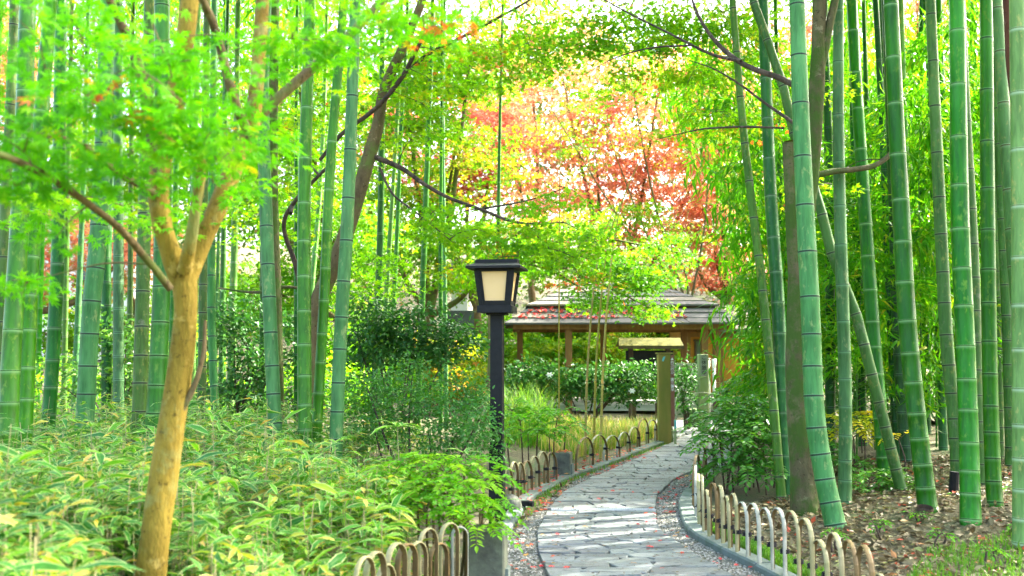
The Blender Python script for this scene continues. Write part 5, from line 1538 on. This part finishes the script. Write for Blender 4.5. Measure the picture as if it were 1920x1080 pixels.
# ================================================================== HOOP FENCES
def hoop_fence(label, feet_px, z=0.05, hgt=.42, wid=None, seed=1):
    """feet_px: photograph points of successive hoop feet along the run; each hoop spans two neighbouring feet"""
    r = random.Random(seed)
    g = [gnd(p[0], p[1], z) for p in feet_px]
    for p in g:
        p[2] = float(H(p[0], p[1])) - .03
    root = thing('hoop_fence', label, 'fence', g[0])
    for i in range(len(g) - 1):
        a, b = g[i], g[i + 1]
        d = b - a; L = np.linalg.norm(d[:2]); t = unit(d)
        side = np.array([-t[1], t[0], 0])
        h = hgt * r.uniform(.86, 1.12)
        ext = .09                       # hoops overlap: each foot stands past its neighbour
        a2, b2 = a - t * min(.02, L * .1) + side * .012, b + t * min(.03, L * .15) - side * .012
        pts = []
        rad = np.linalg.norm(b2 - a2) / 2
        hz = max(h - rad * 1.15, h * .45)
        for s_ in np.linspace(0, 1, 5)[:-1]:
            pts.append(a2 + np.array([0, 0, hz * s_]))
        c = (a2 + b2) / 2
        for th in np.linspace(math.pi, 0, 11):
            base = c + (b2 - a2) / 2 * math.cos(th)
            pts.append(base + np.array([0, 0, hz + (h - hz) * math.sin(th)]))
        for s_ in np.linspace(1, 0, 5)[1:]:
            pts.append(b2 + np.array([0, 0, hz * s_]))
        pts = np.array(pts)
        w = .0115 * r.uniform(.85, 1.25); th_ = .004
        tg = unit(np.gradient(pts, axis=0))
        sd = side[None] * np.ones((len(pts), 1)); nr = unit(np.cross(tg, sd))
        V = np.stack([pts + sd * w + nr * th_ * .3, pts + sd * w * .5 + nr * th_, pts - sd * w * .5 + nr * th_, pts - sd * w + nr * th_ * .3, pts - sd * w - nr * th_, pts + sd * w - nr * th_], 1).reshape(-1, 3)
        k = np.arange(len(pts) - 1)[:, None] * 6; j = np.arange(6)[None]; j2 = (j + 1) % 6
        Fq = np.stack([k + j, k + j2, k + 6 + j2, k + 6 + j], -1).reshape(-1, 4)
        hp = mobj('hoop', V, Fq, M[r.choice(['hoop_top', 'hoop_grey', 'hoop_grey', 'hoop_top', 'hoop_brown'])], root)
        hp.data.materials.append(M['hoop_inner'])
        hp.data.polygons.foreach_set('material_index', np.tile(np.array([0, 0, 0, 0, 1, 0], np.int32), len(pts) - 1))
        # black cord tying this hoop to the next
        zc = hgt * .48 + r.uniform(-.02, .02)
        m = MB()
        for q in (0, .009, .018):
            ring = [b + np.array([0, 0, zc + q]) + t * .026 * math.cos(x) + side * .026 * math.sin(x) for x in np.linspace(0, 6.283, 11)]
            m.tube(ring, .005, 5)
        m.tube([b + np.array([0, 0, zc + .01]) - side * .028, b + np.array([0, 0, zc + .004]) - side * .045 + t * .03], .004, 5)
        m.build('cord_tie', M['black_rope'], hp)
    return root


hoop_fence('curved low fence of bent bamboo hoops along the right of the path',
           [(1352, 858), (1338, 872), (1322, 892), (1310, 914), (1303, 938), (1307, 958), (1313, 974), (1321, 989), (1331, 998), (1345, 1004), (1357, 1011), (1369, 1020), (1383, 1027), (1402, 1036), (1424, 1046), (1448, 1058), (1472, 1068), (1498, 1081),
            (1524, 1094), (1552, 1110), (1580, 1128), (1608, 1147), (1638, 1168), (1668, 1192)], .06, .43, seed=3)
hoop_fence('far left fence of tall bamboo hoops between the mid stone block and the signpost',
           [(1083, 880), (1109, 869), (1135, 861), (1159, 854), (1179, 845), (1197, 836), (1214, 828), (1230, 820), (1246, 813)], .05, .42, seed=5)
hoop_fence('short fence of bamboo hoops between the lantern and the mid stone block',
           [(946, 950), (958, 940), (968, 932), (980, 924), (994, 916), (1008, 909), (1024, 902), (1040, 896)], .05, .42, seed=7)
hoop_fence('near left fence of bamboo hoops running out of the bottom edge',
           [(872, 1150), (852, 1153), (832, 1162), (812, 1172), (792, 1184), (772, 1197), (752, 1210), (732, 1226), (712, 1244), (692, 1262), (672, 1282)], .06, .54, seed=9)


# ================================================================== STONE BLOCKS, LANTERN, SPOTLIGHT
def stone_block(label, px, py, Y, w, d, h, rz, mat='stone_dark'):
    b = at(px, py, Y); b[2] = float(H(b[0], b[1])) - .03
    root = thing('stone_block', label, 'stone block', b)
    MB().box(b + np.array([0, 0, h / 2]), (w, d, h), rz, .97, .012).build('body', M[mat], root)
    ca, sa = math.cos(rz), math.sin(rz)
    n = np.array([ca, sa, 0])
    MB().box(b + n * (w / 2 + .006) + np.array([0, 0, h * .33]), (.02, d * .62, h * .5), rz).build('side_plate', M['kerb'], root)
    return root


stone_block('dark square stone block at the bottom edge below the lantern', 915, 1100, 5.45, .20, .19, .50, -.10)
stone_block('dark square stone block between the two far left hoop fences with red leaves on top', 1056, 893, float(gnd(1056, 893)[1]), .19, .20, .30, -.22)
g = gnd(1056, 893)
top = np.array([g[0], g[1], float(H(g[0], g[1])) + .275])
n = 10
Pq = top + np.column_stack([rng.uniform(-.08, .08, n), rng.uniform(-.08, .08, n), rng.uniform(0, .012, n)])
tag(leafobj('leaves_on_block', T_MAPLE5, Pq, rdir(n, 0, .1), unit(np.array([0, 0, 1.0]) + rng.normal(0, .3, (n, 3))), rng.uniform(.03, .05, n), rng.uniform(.5, .95, n), M['red_leaf']),
    'few orange-red maple leaves lying on top of the mid stone block', 'fallen leaves')

LY = 8.15
lb0 = at(932, 985, LY); lb0[2] = float(H(lb0[0], lb0[1])) - .03
LZ = lambda py: float(at(932, py, LY)[2])
k = LY / F
rz = math.radians(-9)
lamp = thing('garden_lantern', 'tall black wooden lantern post with cream paper panel beside the path', 'lantern', lb0)


def lbox(name, x, y, z0, z1, sx, sy, mat=M['black'], taper=1.0, parent=lamp, bev=.004):
    ca, sa = math.cos(rz), math.sin(rz)
    c = (lb0[0] + x * ca - y * sa, lb0[1] + x * sa + y * ca, (z0 + z1) / 2)
    return MB().box(c, (sx, sy, z1 - z0), rz, taper, bev).build(name, mat, parent)


lbox('post', 0, 0, lb0[2], LZ(587), .100, .100)
lbox('post_sleeve', 0, 0, lb0[2], LZ(838), .116, .116)
base_plate = lbox('base_plate', 0, 0, LZ(587), LZ(574), .285, .285)
lbox('lower_plate', 0, 0, LZ(591), LZ(587), .16, .16)
# tapered head: four leaning corner posts, rails and panels
zb, zt = LZ(574), LZ(508)
wb, wt = .112, .148
ca, sa = math.cos(rz), math.sin(rz)


def LP3(x, y, z):
    return np.array([lb0[0] + x * ca - y * sa, lb0[1] + x * sa + y * ca, z])


for a in (-1, 1):
    for b in (-1, 1):
        t = .017
        B = [LP3(a * wb + u * t, b * wb + v * t, zb) for u, v in ((-1, -1), (1, -1), (1, 1), (-1, 1))]
        Tt = [LP3(a * wt + u * t, b * wt + v * t, zt) for u, v in ((-1, -1), (1, -1), (1, 1), (-1, 1))]
        MB().hexa(B, Tt).build('corner_post', M['black'], lamp)
for s, axis in ((-1, 'y'), (1, 'y'), (-1, 'x'), (1, 'x')):
    def PT(u, dn, z, w):
        return LP3(u, s * (w + dn), z) if axis == 'y' else LP3(s * (w + dn), u, z)
    zl = zb + .040; zh = zt - .014
    fl = (zl - zb) / (zt - zb); fh = (zh - zb) / (zt - zb)
    wl = wb + (wt - wb) * fl; wh = wb + (wt - wb) * fh
    pn = MB().hexa([PT(-wl, -.008, zl, wl), PT(wl, -.008, zl, wl), PT(wl, -.002, zl, wl), PT(-wl, -.002, zl, wl)],
                   [PT(-wh, -.008, zh, wh), PT(wh, -.008, zh, wh), PT(wh, -.002, zh, wh), PT(-wh, -.002, zh, wh)]).build('panel', M['panel'], lamp)
    MB().hexa([PT(-wb, -.012, zb, wb), PT(wb, -.012, zb, wb), PT(wb, .013, zb, wb), PT(-wb, .013, zb, wb)],
              [PT(-wl, -.012, zl, wl), PT(wl, -.012, zl, wl), PT(wl, .013, zl, wl), PT(-wl, .013, zl, wl)]).build('rail', M['black'], lamp)
    MB().hexa([PT(-wh, -.012, zh, wh), PT(wh, -.012, zh, wh), PT(wh, .013, zh, wh), PT(-wh, .013, zh, wh)],
              [PT(-wt, -.012, zt, wt), PT(wt, -.012, zt, wt), PT(wt, .013, zt, wt), PT(-wt, .013, zt, wt)]).build('rail', M['black'], lamp)
    for e in (-1, 1):      # stiles that narrow the panel
        MB().hexa([PT(e * wl, -.006, zl, wl), PT(e * (wl - .036), -.006, zl, wl), PT(e * (wl - .036), .010, zl, wl), PT(e * wl, .010, zl, wl)],
                  [PT(e * wh, -.006, zh, wh), PT(e * (wh - .042), -.006, zh, wh), PT(e * (wh - .042), .010, zh, wh), PT(e * wh, .010, zh, wh)]).build('stile', M['black'], lamp)
# little hipped roof with ridge box
r0, r1 = .222, .182
zr = LZ(506)
roof = MB().hexa([LP3(-r0, -r0, zr), LP3(r0, -r0, zr), LP3(r0, r0, zr), LP3(-r0, r0, zr)], [LP3(-r0, -r0, zr + .018), LP3(r0, -r0, zr + .018), LP3(r0, r0, zr + .018), LP3(-r0, r0, zr + .018)])
roof.hexa([LP3(-r0, -r0, zr + .0185), LP3(r0, -r0, zr + .0185), LP3(r0, r0, zr + .0185), LP3(-r0, r0, zr + .0185)], [LP3(-r1 * .95, -.06, zr + .055), LP3(r1 * .95, -.06, zr + .055), LP3(r1 * .95, .06, zr + .055), LP3(-r1 * .95, .06, zr + .055)])
rf = roof.build('roof', M['black'], lamp)
lbox('ridge_box', 0, 0, LZ(497.5), LZ(487), .352, .115, parent=rf)
lbox('soffit', 0, 0, zt - .001, zr + .001, .31, .31)

sp = gnd(984, 950, .03)
spot = thing('ground_spotlight', 'small black ground spotlight at the left kerb near the lantern foot', 'spotlight', sp)
MB().box(sp + np.array([0, 0, .03]), (.10, .05, .045), .2, 1, .006).build('housing', M['black'], spot)
MB().tube([sp + np.array([.045, -.02, .03]), sp + np.array([.075, -.035, .028])], .024, 10).build('lens_hood', M['black'], spot)
MB().tube([sp + np.array([0, 0, -.03]), sp + np.array([0, 0, .02])], .008, 8).build('stake', M['black'], spot)
rk = gnd(957, 948, .05)
m = MB()
m.tube([rk + np.array([0, 0, -.05]), rk + np.array([0, 0, 0]), rk + np.array([.005, 0, .05]), rk + np.array([.01, 0, .085]), rk + np.array([.01, 0, .10])], [.10, .105, .09, .055, .01], 9)
tag(m.build('garden_rock', M['stone_dark'], None, True), 'rounded dark rock beside the lantern foot', 'rock')
bk = gnd(1787, 930, .13)
stake = thing('black_stake', 'short black stake stuck in the litter left of the forward upright bamboo', 'stake', bk)
MB().tube([bk + np.array([0, 0, -.05]), bk + np.array([.01, 0, .10]), bk + np.array([.02, 0, .21])], [.045, .04, .042], 10).build('shaft', M['black'], stake)
MB().box(bk + np.array([.03, 0, .03]), (.06, .05, .05)).build('clip', M['black'], stake)
st = gnd(1733, 962, .13)
cut = thing('bamboo_stump', 'short dark sawn bamboo stump at the foot of the bright-edged culm', 'stump', st)
MB().tube([st + np.array([0, 0, -.04]), st + np.array([0, -.02, .05])], [.062, .060], 16, cap=False).build('wall', M['wood_dark'], cut)
MB().tube([st + np.array([0, 0, -.04]), st + np.array([0, -.015, .02])], [.050, .050], 16).build('septum', M['bark_dark'], cut)


# ================================================================== PAVILION
PY = 22.0
PK = PY / F
def PX(px, Y=PY): return float(at(px, 600, Y)[0])
def PZ(py, Y=PY): return float(at(960, py, Y)[2])


x0, x1 = PX(946), PX(1398)
cx, hw = (x0 + x1) / 2, (x1 - x0) / 2
hd = 2.1
cyp = PY + hd
gz = float(H(cx, cyp))
pav = thing('pavilion', 'open rest pavilion with two-tier shingled hip roof and brown posts', 'pavilion', (cx, cyp, gz))


def roof_tier(name, hwb, hdb, zb, hwt, hdt, zt, n, mats):
    """hip roof skirt as courses of boards on four sides"""
    part = thing(name, None, None, (0, 0, 0)); part.parent = pav; part.location = (0, 0, 0)
    base = np.array([cx, cyp, 0.0])
    for i in range(n):
        f0, f1 = i / n, (i + 1.12) / n
        def rect(f, dz):
            f = min(f, 1)
            w, d, z = hwb + (hwt - hwb) * f, hdb + (hdt - hdb) * f, zb + (zt - zb) * f + dz
            return [base + np.array(v) for v in ((-w, -d, z), (w, -d, z), (w, d, z), (-w, d, z))]
        lo, hi = rect(f0, .03), rect(f1, .005)
        lo2, hi2 = rect(f0, -.012), rect(f1, -.02)
        for s in range(4):
            a, b = s, (s + 1) % 4
            L = np.linalg.norm(lo[b] - lo[a])
            nb = max(2, int(L / .9)) if s in (0, 1) else 1
            cut_ = [0] + [(q + random.uniform(-.2, .2)) / nb for q in range(1, nb)] + [1]
            for q in range(nb):
                u, v = cut_[q] + (.001 if q else 0), cut_[q + 1] - (.001 if q < nb - 1 else 0)
                def mix(p, t): return p[a] * (1 - t) + p[b] * t
                dz = np.array([0, 0, random.uniform(-.006, .006)])
                MB().hexa([mix(lo2, u) + dz, mix(lo2, v) + dz, mix(hi2, v) + dz, mix(hi2, u) + dz], [mix(lo, u) + dz, mix(lo, v) + dz, mix(hi, v) + dz, mix(hi, u) + dz]).build('roof_board', M[random.choice(mats)], part)
    return part


z_e, z_l = PZ(607), PZ(588)
z_p = PZ(530, cyp)
low = roof_tier('lower_roof', hw, hd, z_e, hw * .80, hd * .78, z_e + .36, 3, ['shingle', 'shingle', 'shingle_lt'])
upp = roof_tier('upper_roof', hw * .815, hd * .80, z_e + .42, .72, .12, z_p + .02, 6, ['shingle', 'shingle', 'shingle_lt'])
MB().box((cx, cyp, z_e + .37), (hw * 1.58, hd * 1.5, .10)).build('roof_kerb', M['wood_dark'], pav)
MB().box((cx, cyp, z_p + .05), (1.5, .22, .12)).build('ridge', M['shingle'], pav)
for s in (-1, 1):
    MB().box((cx, cyp + s * (hd - .22), z_e - .06), (hw * 1.86, .10, .12)).build('eave_beam', M['wood_post'], pav)
    MB().box((cx + s * (hw - .3), cyp, z_e - .062), (.10, hd * 1.8, .118)).build('eave_beam', M['wood_post'], pav)
for px, Yq in ((1066, PY + .3), (1131, PY + hd * 1.8), (1282, PY + hd * 1.75), (1320, PY + .3), (1342, PY + hd), (975, PY + hd * 1.7)):
    X = PX(px, Yq)
    MB().box((X, Yq, (gz + z_e) / 2), (.15, .15, z_e - gz), 0, 1, .01).build('post', M['wood_post'], pav)
MB().box((cx, cyp, gz + .12), (hw * 1.7, hd * 1.6, .14)).build('floor_deck', M['wood_grey'], pav)
MB().box((cx - .3, PY + hd * 1.75, gz + .62), (hw * 1.2, .34, .05)).build('bench_seat', M['wood_post'], pav)
# red leaves lying on the lower roof
n = 280
u = rng.uniform(-.95, .55, n); f = rng.uniform(.25, 1, n)
Pq = np.column_stack([cx + u * (hw * (1 - .2 * f)), cyp - hd * (1 - .22 * f), z_e + .36 * f + .045])
tag(leafobj('roof_leaves', T_MAPLE5, Pq, rdir(n, 0, .2), unit(np.array([0, -.5, 1.0]) + rng.normal(0, .3, (n, 3))), rng.uniform(.05, .09, n), rng.uniform(0, .8, n), M['red_leaf']),
    'red maple leaves gathered on the lower pavilion roof', 'fallen leaves')

# plank fence right of the signpost
fz = float(H(PX(1290, 20.5), 20.5))
pf = thing('plank_fence', 'low grey-green plank fence before the pavilion posts', 'fence', (PX(1290, 20.5), 20.5, fz))
for k in range(4):
    za, zb_ = fz + .06 + k * .26, fz + .06 + k * .26 + .245
    MB().box(((PX(1262, 20.5) + PX(1316, 20.5)) / 2, 20.5, (za + zb_) / 2), (PX(1316, 20.5) - PX(1262, 20.5), .03, zb_ - za), 0, 1, .006).build('board', M['wood_grey'], pf)
MB().box(((PX(1262, 20.5) + PX(1316, 20.5)) / 2, 20.49, fz + 1.13), (PX(1318, 20.5) - PX(1260, 20.5), .09, .06)).build('top_rail', M['wood_grey'], pf)
for px in (1264, 1314):
    MB().box((PX(px, 20.44), 20.44, fz + .55), (.07, .07, 1.1)).build('post', M['wood_grey'], pf)
# low bench-like rail behind the hedge and the walkway at the right
for px0, px1, Yr, zr_, lab in ((1180, 1242, 19.2, .42, 'low pale wooden bench behind the hedge left of the olive signpost'), (1335, 1420, 18.9, .48, 'grey wooden deck edge right of the plaque post')):
    xa_, xb_ = PX(px0, Yr), PX(px1, Yr); z_ = float(H(xa_, Yr))
    bn = thing('bench', lab, 'bench', ((xa_ + xb_) / 2, Yr, z_))
    for q in range(3):
        MB().box(((xa_ + xb_) / 2, Yr + q * .125, z_ + zr_), (xb_ - xa_, .115, .05), 0, 1, .005).build('plank', M['wood_grey'], bn)
    for xx in (xa_ + .08, xb_ - .08):
        MB().box((xx, Yr + .12, z_ + zr_ / 2), (.07, .3, zr_ - .02)).build('leg', M['wood_dark'], bn)

# roofed notice board with mossy roof
Yn = 20.6
nb = thing('roofed_board', 'dark roofed notice board with yellow mossy roof behind the hedge', 'notice board', (PX(1218, Yn), Yn, float(H(PX(1218, Yn), Yn))))
xa_, xb_ = PX(1160, Yn), PX(1274, Yn)
zt_ = PZ(638, Yn)
xm = (xa_ + xb_) / 2
MB().hexa([(xa_ - .03, Yn - .32, PZ(650, Yn)), (xb_ + .03, Yn - .32, PZ(650, Yn)), (xb_, Yn, zt_), (xa_, Yn, zt_)],
          [(xa_ - .03, Yn - .32, PZ(648, Yn)), (xb_ + .03, Yn - .32, PZ(648, Yn)), (xb_, Yn, zt_ + .05), (xa_, Yn, zt_ + .05)]).build('roof_slope', M['moss_roof'], nb)
MB().hexa([(xa_, Yn, zt_), (xb_, Yn, zt_), (xb_ + .03, Yn + .32, PZ(650, Yn)), (xa_ - .03, Yn + .32, PZ(650, Yn))],
          [(xa_, Yn, zt_ + .05), (xb_, Yn, zt_ + .05), (xb_ + .03, Yn + .32, PZ(648, Yn)), (xa_ - .03, Yn + .32, PZ(648, Yn))]).build('roof_slope', M['moss_roof'], nb)
MB().box((xm, Yn - .31, PZ(652, Yn)), (xb_ - xa_ + .08, .05, .05)).build('fascia', M['wood_dark'], nb)
for xx in (PX(1182, Yn), PX(1252, Yn)):
    MB().box((xx, Yn, (PZ(645, Yn) + 0) / 2), (.10, .10, PZ(645, Yn)), 0, 1, .008).build('post', M['wood_dark'], nb)
MB().box((xm, Yn - .02, PZ(690, Yn)), (xb_ - xa_ - .28, .05, .72)).build('board', M['black'], nb)

# ochre tea house at the right
Yt = 28.5
tz = float(H(PX(1360, Yt), Yt))
th_ = thing('ochre_house', 'ochre orange walled tea house partly hidden right of the pavilion posts', 'house', (PX(1360, Yt), Yt, tz))
xa_, xb_ = PX(1288, Yt), PX(1460, Yt)
MB().box(((xa_ + xb_) / 2, Yt + 1.6, (tz + PZ(618, Yt)) / 2), (xb_ - xa_, 3.2, PZ(618, Yt) - tz)).build('wall', M['orange_wall'], th_)
xw0, xw1 = PX(1303, Yt), PX(1318, Yt)
wd = MB().box(((xw0 + xw1) / 2, Yt - .01, PZ(672, Yt)), (xw1 - xw0, .05, PZ(640, Yt) - PZ(705, Yt))).build('window', M['glass_dark'], th_)
for xx in (xw0, xw1):
    MB().box((xx, Yt - .03, PZ(672, Yt)), (.05, .06, PZ(638, Yt) - PZ(707, Yt))).build('window_frame', M['wood_dark'], wd)
MB().box(((xw0 + xw1) / 2, Yt - .03, PZ(638, Yt)), (xw1 - xw0 + .1, .062, .05)).build('window_frame', M['wood_dark'], wd)
for px in (1290, 1350, 1400):
    MB().box((PX(px, Yt), Yt - .03, (tz + PZ(620, Yt)) / 2), (.12, .08, PZ(620, Yt) - tz)).build('timber', M['wood_post'], th_)
MB().box(((xa_ + xb_) / 2, Yt - .04, PZ(628, Yt)), (xb_ - xa_, .09, .12)).build('wall_plate', M['wood_post'], th_)
zl_ = PZ(622, Yt)
for sg in (0, 1):
    yA, yB = (Yt - .5, Yt + 1.6) if sg == 0 else (Yt + 3.7, Yt + 1.6)
    MB().hexa([(xa_ - .35, yA, zl_), (xb_ + .4, yA, zl_), (xb_ + .4, yB, zl_ + .75), (xa_ - .35, yB, zl_ + .75)],
              [(xa_ - .35, yA, zl_ + .08), (xb_ + .4, yA, zl_ + .08), (xb_ + .4, yB, zl_ + .83), (xa_ - .35, yB, zl_ + .83)]).build('roof_slope', M['shingle_lt'], th_)
# pale house glimpsed far left
for px0, px1, Yh, py0, lab in ((60, 250, 34, 415, 'pale house glimpsed between the left bamboos'), (846, 876, 30, 530, 'pale plastered shed glimpsed left of the lantern head')):
    xa_, xb_ = PX(px0, Yh), PX(px1, Yh); hz_ = float(H((xa_ + xb_) / 2, Yh)); zt_ = PZ(py0, Yh)
    ho = thing('pale_house', lab, 'house', ((xa_ + xb_) / 2, Yh, hz_))
    MB().box(((xa_ + xb_) / 2, Yh + 2, (hz_ + zt_) / 2), (xb_ - xa_, 4, zt_ - hz_)).build('wall', M['pale_wall'], ho)
    MB().hexa([(xa_ - .3, Yh - .5, zt_), (xb_ + .3, Yh - .5, zt_), (xb_ + .3, Yh + 4.5, zt_), (xa_ - .3, Yh + 4.5, zt_)],
              [(xa_ - .3, Yh + 1.9, zt_ + .8), (xb_ + .3, Yh + 1.9, zt_ + .8), (xb_ + .3, Yh + 2.1, zt_ + .8), (xa_ - .3, Yh + 2.1, zt_ + .8)]).build('roof', M['shingle'], ho)
    xq = xa_ + (xb_ - xa_) * .6
    wdn = MB().box((xq, Yh - .01, (hz_ + zt_) / 2 + .3), (.8, .06, .9)).build('window', M['glass_dark'], ho)
    MB().box((xq, Yh - .05, (hz_ + zt_) / 2 - .2), (.95, .1, .06)).build('sill', M['wood_dark'], wdn)


# ================================================================== SIGNPOSTS
def text_part(txt, loc, size, mat, parent, rz=0.0):
    cu = bpy.data.curves.new('lettering', 'FONT')
    cu.body = txt; cu.size = size; cu.align_x = 'CENTER'; cu.align_y = 'CENTER'; cu.extrude = .001; cu.offset = size * .012
    tmp = bpy.data.objects.new('lettering_source', cu)
    col.objects.link(tmp)
    dg = bpy.context.evaluated_depsgraph_get()
    me = bpy.data.meshes.new_from_object(tmp.evaluated_get(dg))
    bpy.data.objects.remove(tmp)
    me.materials.clear(); me.materials.append(mat)
    o = bpy.data.objects.new('lettering', me)
    col.objects.link(o); o.parent = parent
    o.location = tuple(np.array(loc) - root_loc(parent)); o.rotation_euler = (math.pi / 2, 0, rz)
    return o


Ys = 15.3
sb = at(1250, 830, Ys); sb[2] = float(H(sb[0], sb[1])) - .02
sign = thing('signpost', 'tall square olive wooden signpost with red-brown face and white lettering', 'signpost', sb)
k = Ys / F
zt_ = float(at(1250, 664, Ys)[2])
hh = zt_ - sb[2]
MB().box((sb[0] - .035, sb[1], sb[2] + hh / 2), (.185, .2, hh), 0, 1, .008).build('post', M['wood_olive'], sign)
fc = MB().box((sb[0] + .085, sb[1] - .08, sb[2] + hh * .60), (.052, .05, hh * .78)).build('lettered_face', M['sign_red'], sign)
MB().box((sb[0] - .01, sb[1], zt_ + .012), (.27, .22, .022)).build('cap', M['wood_olive'], sign)
txt = ['▲', '四', '三', '四', '三', '', '圖', '三', '圖', '学']
for i, c in enumerate(txt):
    if c:
        text_part(c, (sb[0] + .080, sb[1] - .108, zt_ - .075 - i * .052), .050, M['sign_white'], fc)
for i in range(6):
    text_part('小', (sb[0] + .102, sb[1] - .108, zt_ - .14 - i * .035), .018, M['sign_white'], fc)
mk = MB()
mk.add([(sb[0] - .075 + a, sb[1] - .103, zt_ - .075 + b) for a, b in ((0, -.03), (.025, -.035), (.045, .015), (.05, .04), (.02, .035), (.005, .0))], [(0, 1, 2, 3, 4, 5)])
mk.build('emblem', M['sign_blue'], sign)

Yp = 17.4
pb = at(1319, 802, Yp); pb[2] = float(H(pb[0], pb[1])) - .02
post = thing('plaque_post', 'greenish wooden post with a dark lettered plaque near its top', 'post', pb)
zt_ = float(at(1319, 664, Yp)[2])
MB().box((pb[0], pb[1], (pb[2] + zt_) / 2), (.165, .16, zt_ - pb[2]), 0, 1, .01).build('shaft', M['wood_green'], post)
zp = float(at(1319, 685, Yp)[2])
pq = MB().box((pb[0] + .003, pb[1] - .09, zp), (.115, .02, .37)).build('plaque', M['wood_grey'], post)
for i, c in enumerate('ご休憩中'):
    text_part(c, (pb[0] + .003, pb[1] - .102, zp + .135 - i * .09), .085, M['ink'], pq)
pi = at(1327.5, 800, Yp + .02); 
pp = thing('grey_pipe', 'thin grey metal pipe standing against the plaque post', 'pipe', (pi[0], pi[1], pb[2]))
MB().tube([(pi[0] + .02, pi[1], pb[2]), (pi[0] + .02, pi[1], zt_ - .1)], .028, 10).build('tube', M['metal'], pp, True)
MB().tube([(pi[0] + .02, pi[1], zt_ - .1), (pi[0] + .02, pi[1], zt_ - .07)], .032, 10).build('cap', M['metal'], pp, True)
lp = at(1340, 790, 19.5); lpz = float(H(lp[0], lp[1]))
gl = thing('white_tube_light', 'white tube light on a grey pole behind the plaque post', 'light', (lp[0], lp[1], lpz))
MB().tube([(lp[0], lp[1], lpz), (lp[0], lp[1], PZ(690, 19.5))], .03, 10).build('pole', M['metal'], gl, True)
MB().tube([(lp[0], lp[1], PZ(690, 19.5)), (lp[0], lp[1], PZ(673, 19.5))], .04, 10).build('tube', M['white'], gl, True)
q = spline([at(1296, 738, 17.3), at(1319, 736, 17.28), at(1350, 741, 17.2), at(1392, 747, 17.0)], 6)
V, Fq = tube_np(q, .009, 5)
tag(mobj('straw_rope', V, Fq, M['rope']), 'thin pale rope stretched from the plaque post to the right', 'rope')
# log edging and low posts
for i, (px, w, h, lab) in enumerate(((1286, .085, .26, 'first mossy log stump of the low edging left of the plaque post'), (1294, .10, .33, 'second mossy log stump of the low edging left of the plaque post'),
                                     (1302, .10, .34, 'third mossy log stump of the low edging left of the plaque post'), (1310, .11, .25, 'stump nearest the plaque post in the low log edging'))):
    p = gnd(px, 801); 
    o = thing('log_stump', lab, 'log stump', (p[0], p[1], 0), 'log edging')
    MB().tube([(p[0], p[1], -.05), (p[0], p[1], h - .012), (p[0], p[1], h)], [w / 2, w / 2, w / 2 - .012], 12).build('log', M['stone_moss'], o, True)
    MB().tube([(p[0], p[1], h), (p[0], p[1], h + .003)], [w / 2 - .013, w / 2 - .015], 12).build('end_grain', M['wood_green'], o)
p = gnd(1255, 829)
o = thing('mossy_stone_post', 'short round-topped mossy stone post at the end of the far left hoops', 'stone post', (p[0], p[1], 0))
MB().tube([p + np.array([0, 0, -.05]), p + np.array([0, 0, .20]), p + np.array([0, 0, .24]), p + np.array([0, 0, .262])], [.062, .062, .05, .02], 12).build('shaft', M['stone_moss'], o, True)
MB().tube([p + np.array([0, 0, .17]), p + np.array([0, 0, .185])], [.066, .066], 12).build('band', M['wood_green'], o, True)
p = at(1266, 800, 15.0)
o = thing('marker_stake', 'narrow pale green marker stake beside the mossy stone post', 'marker', (p[0], p[1], 0))
MB().box((p[0], p[1], .16), (.035, .03, .42), 0, .9).build('stake', M['wood_green'], o)
MB().box((p[0], p[1] - .017, .30), (.028, .006, .12)).build('face', M['sign_blue'], o)
# two white camellia blossoms on the hedge
for px, py, lab in ((1185, 733, 'white round blossom low on the hedge near the signpost'), (1030, 703, 'white round blossom on the hedge right of the lantern post')):
    c = at(px, py, 17.0)
    o = thing('white_blossom', lab, 'flower', c)
    for ring, (nn, L, e) in enumerate(((6, .055, .1), (5, .045, .7))):
        for j in range(nn):
            a = 6.283 * j / nn + ring * .4
            V, Fq = leaves(T_OVAL, c[None], np.array([[math.cos(a), -e, math.sin(a)]]), np.array([[0, -1.0, 0.01]]), np.array([L * .95]))
            V[:, 0] += (V[:, 0] - c[0]) * .3
            mobj('petal', V, Fq, M['white'], o)
print('objects', len(bpy.data.objects), 'tris', sum(sum(len(p.vertices) - 2 for p in m.polygons) if len(m.polygons) < 3000 else 2 * len(m.polygons) for m in bpy.data.meshes), 'stones', stone_n)
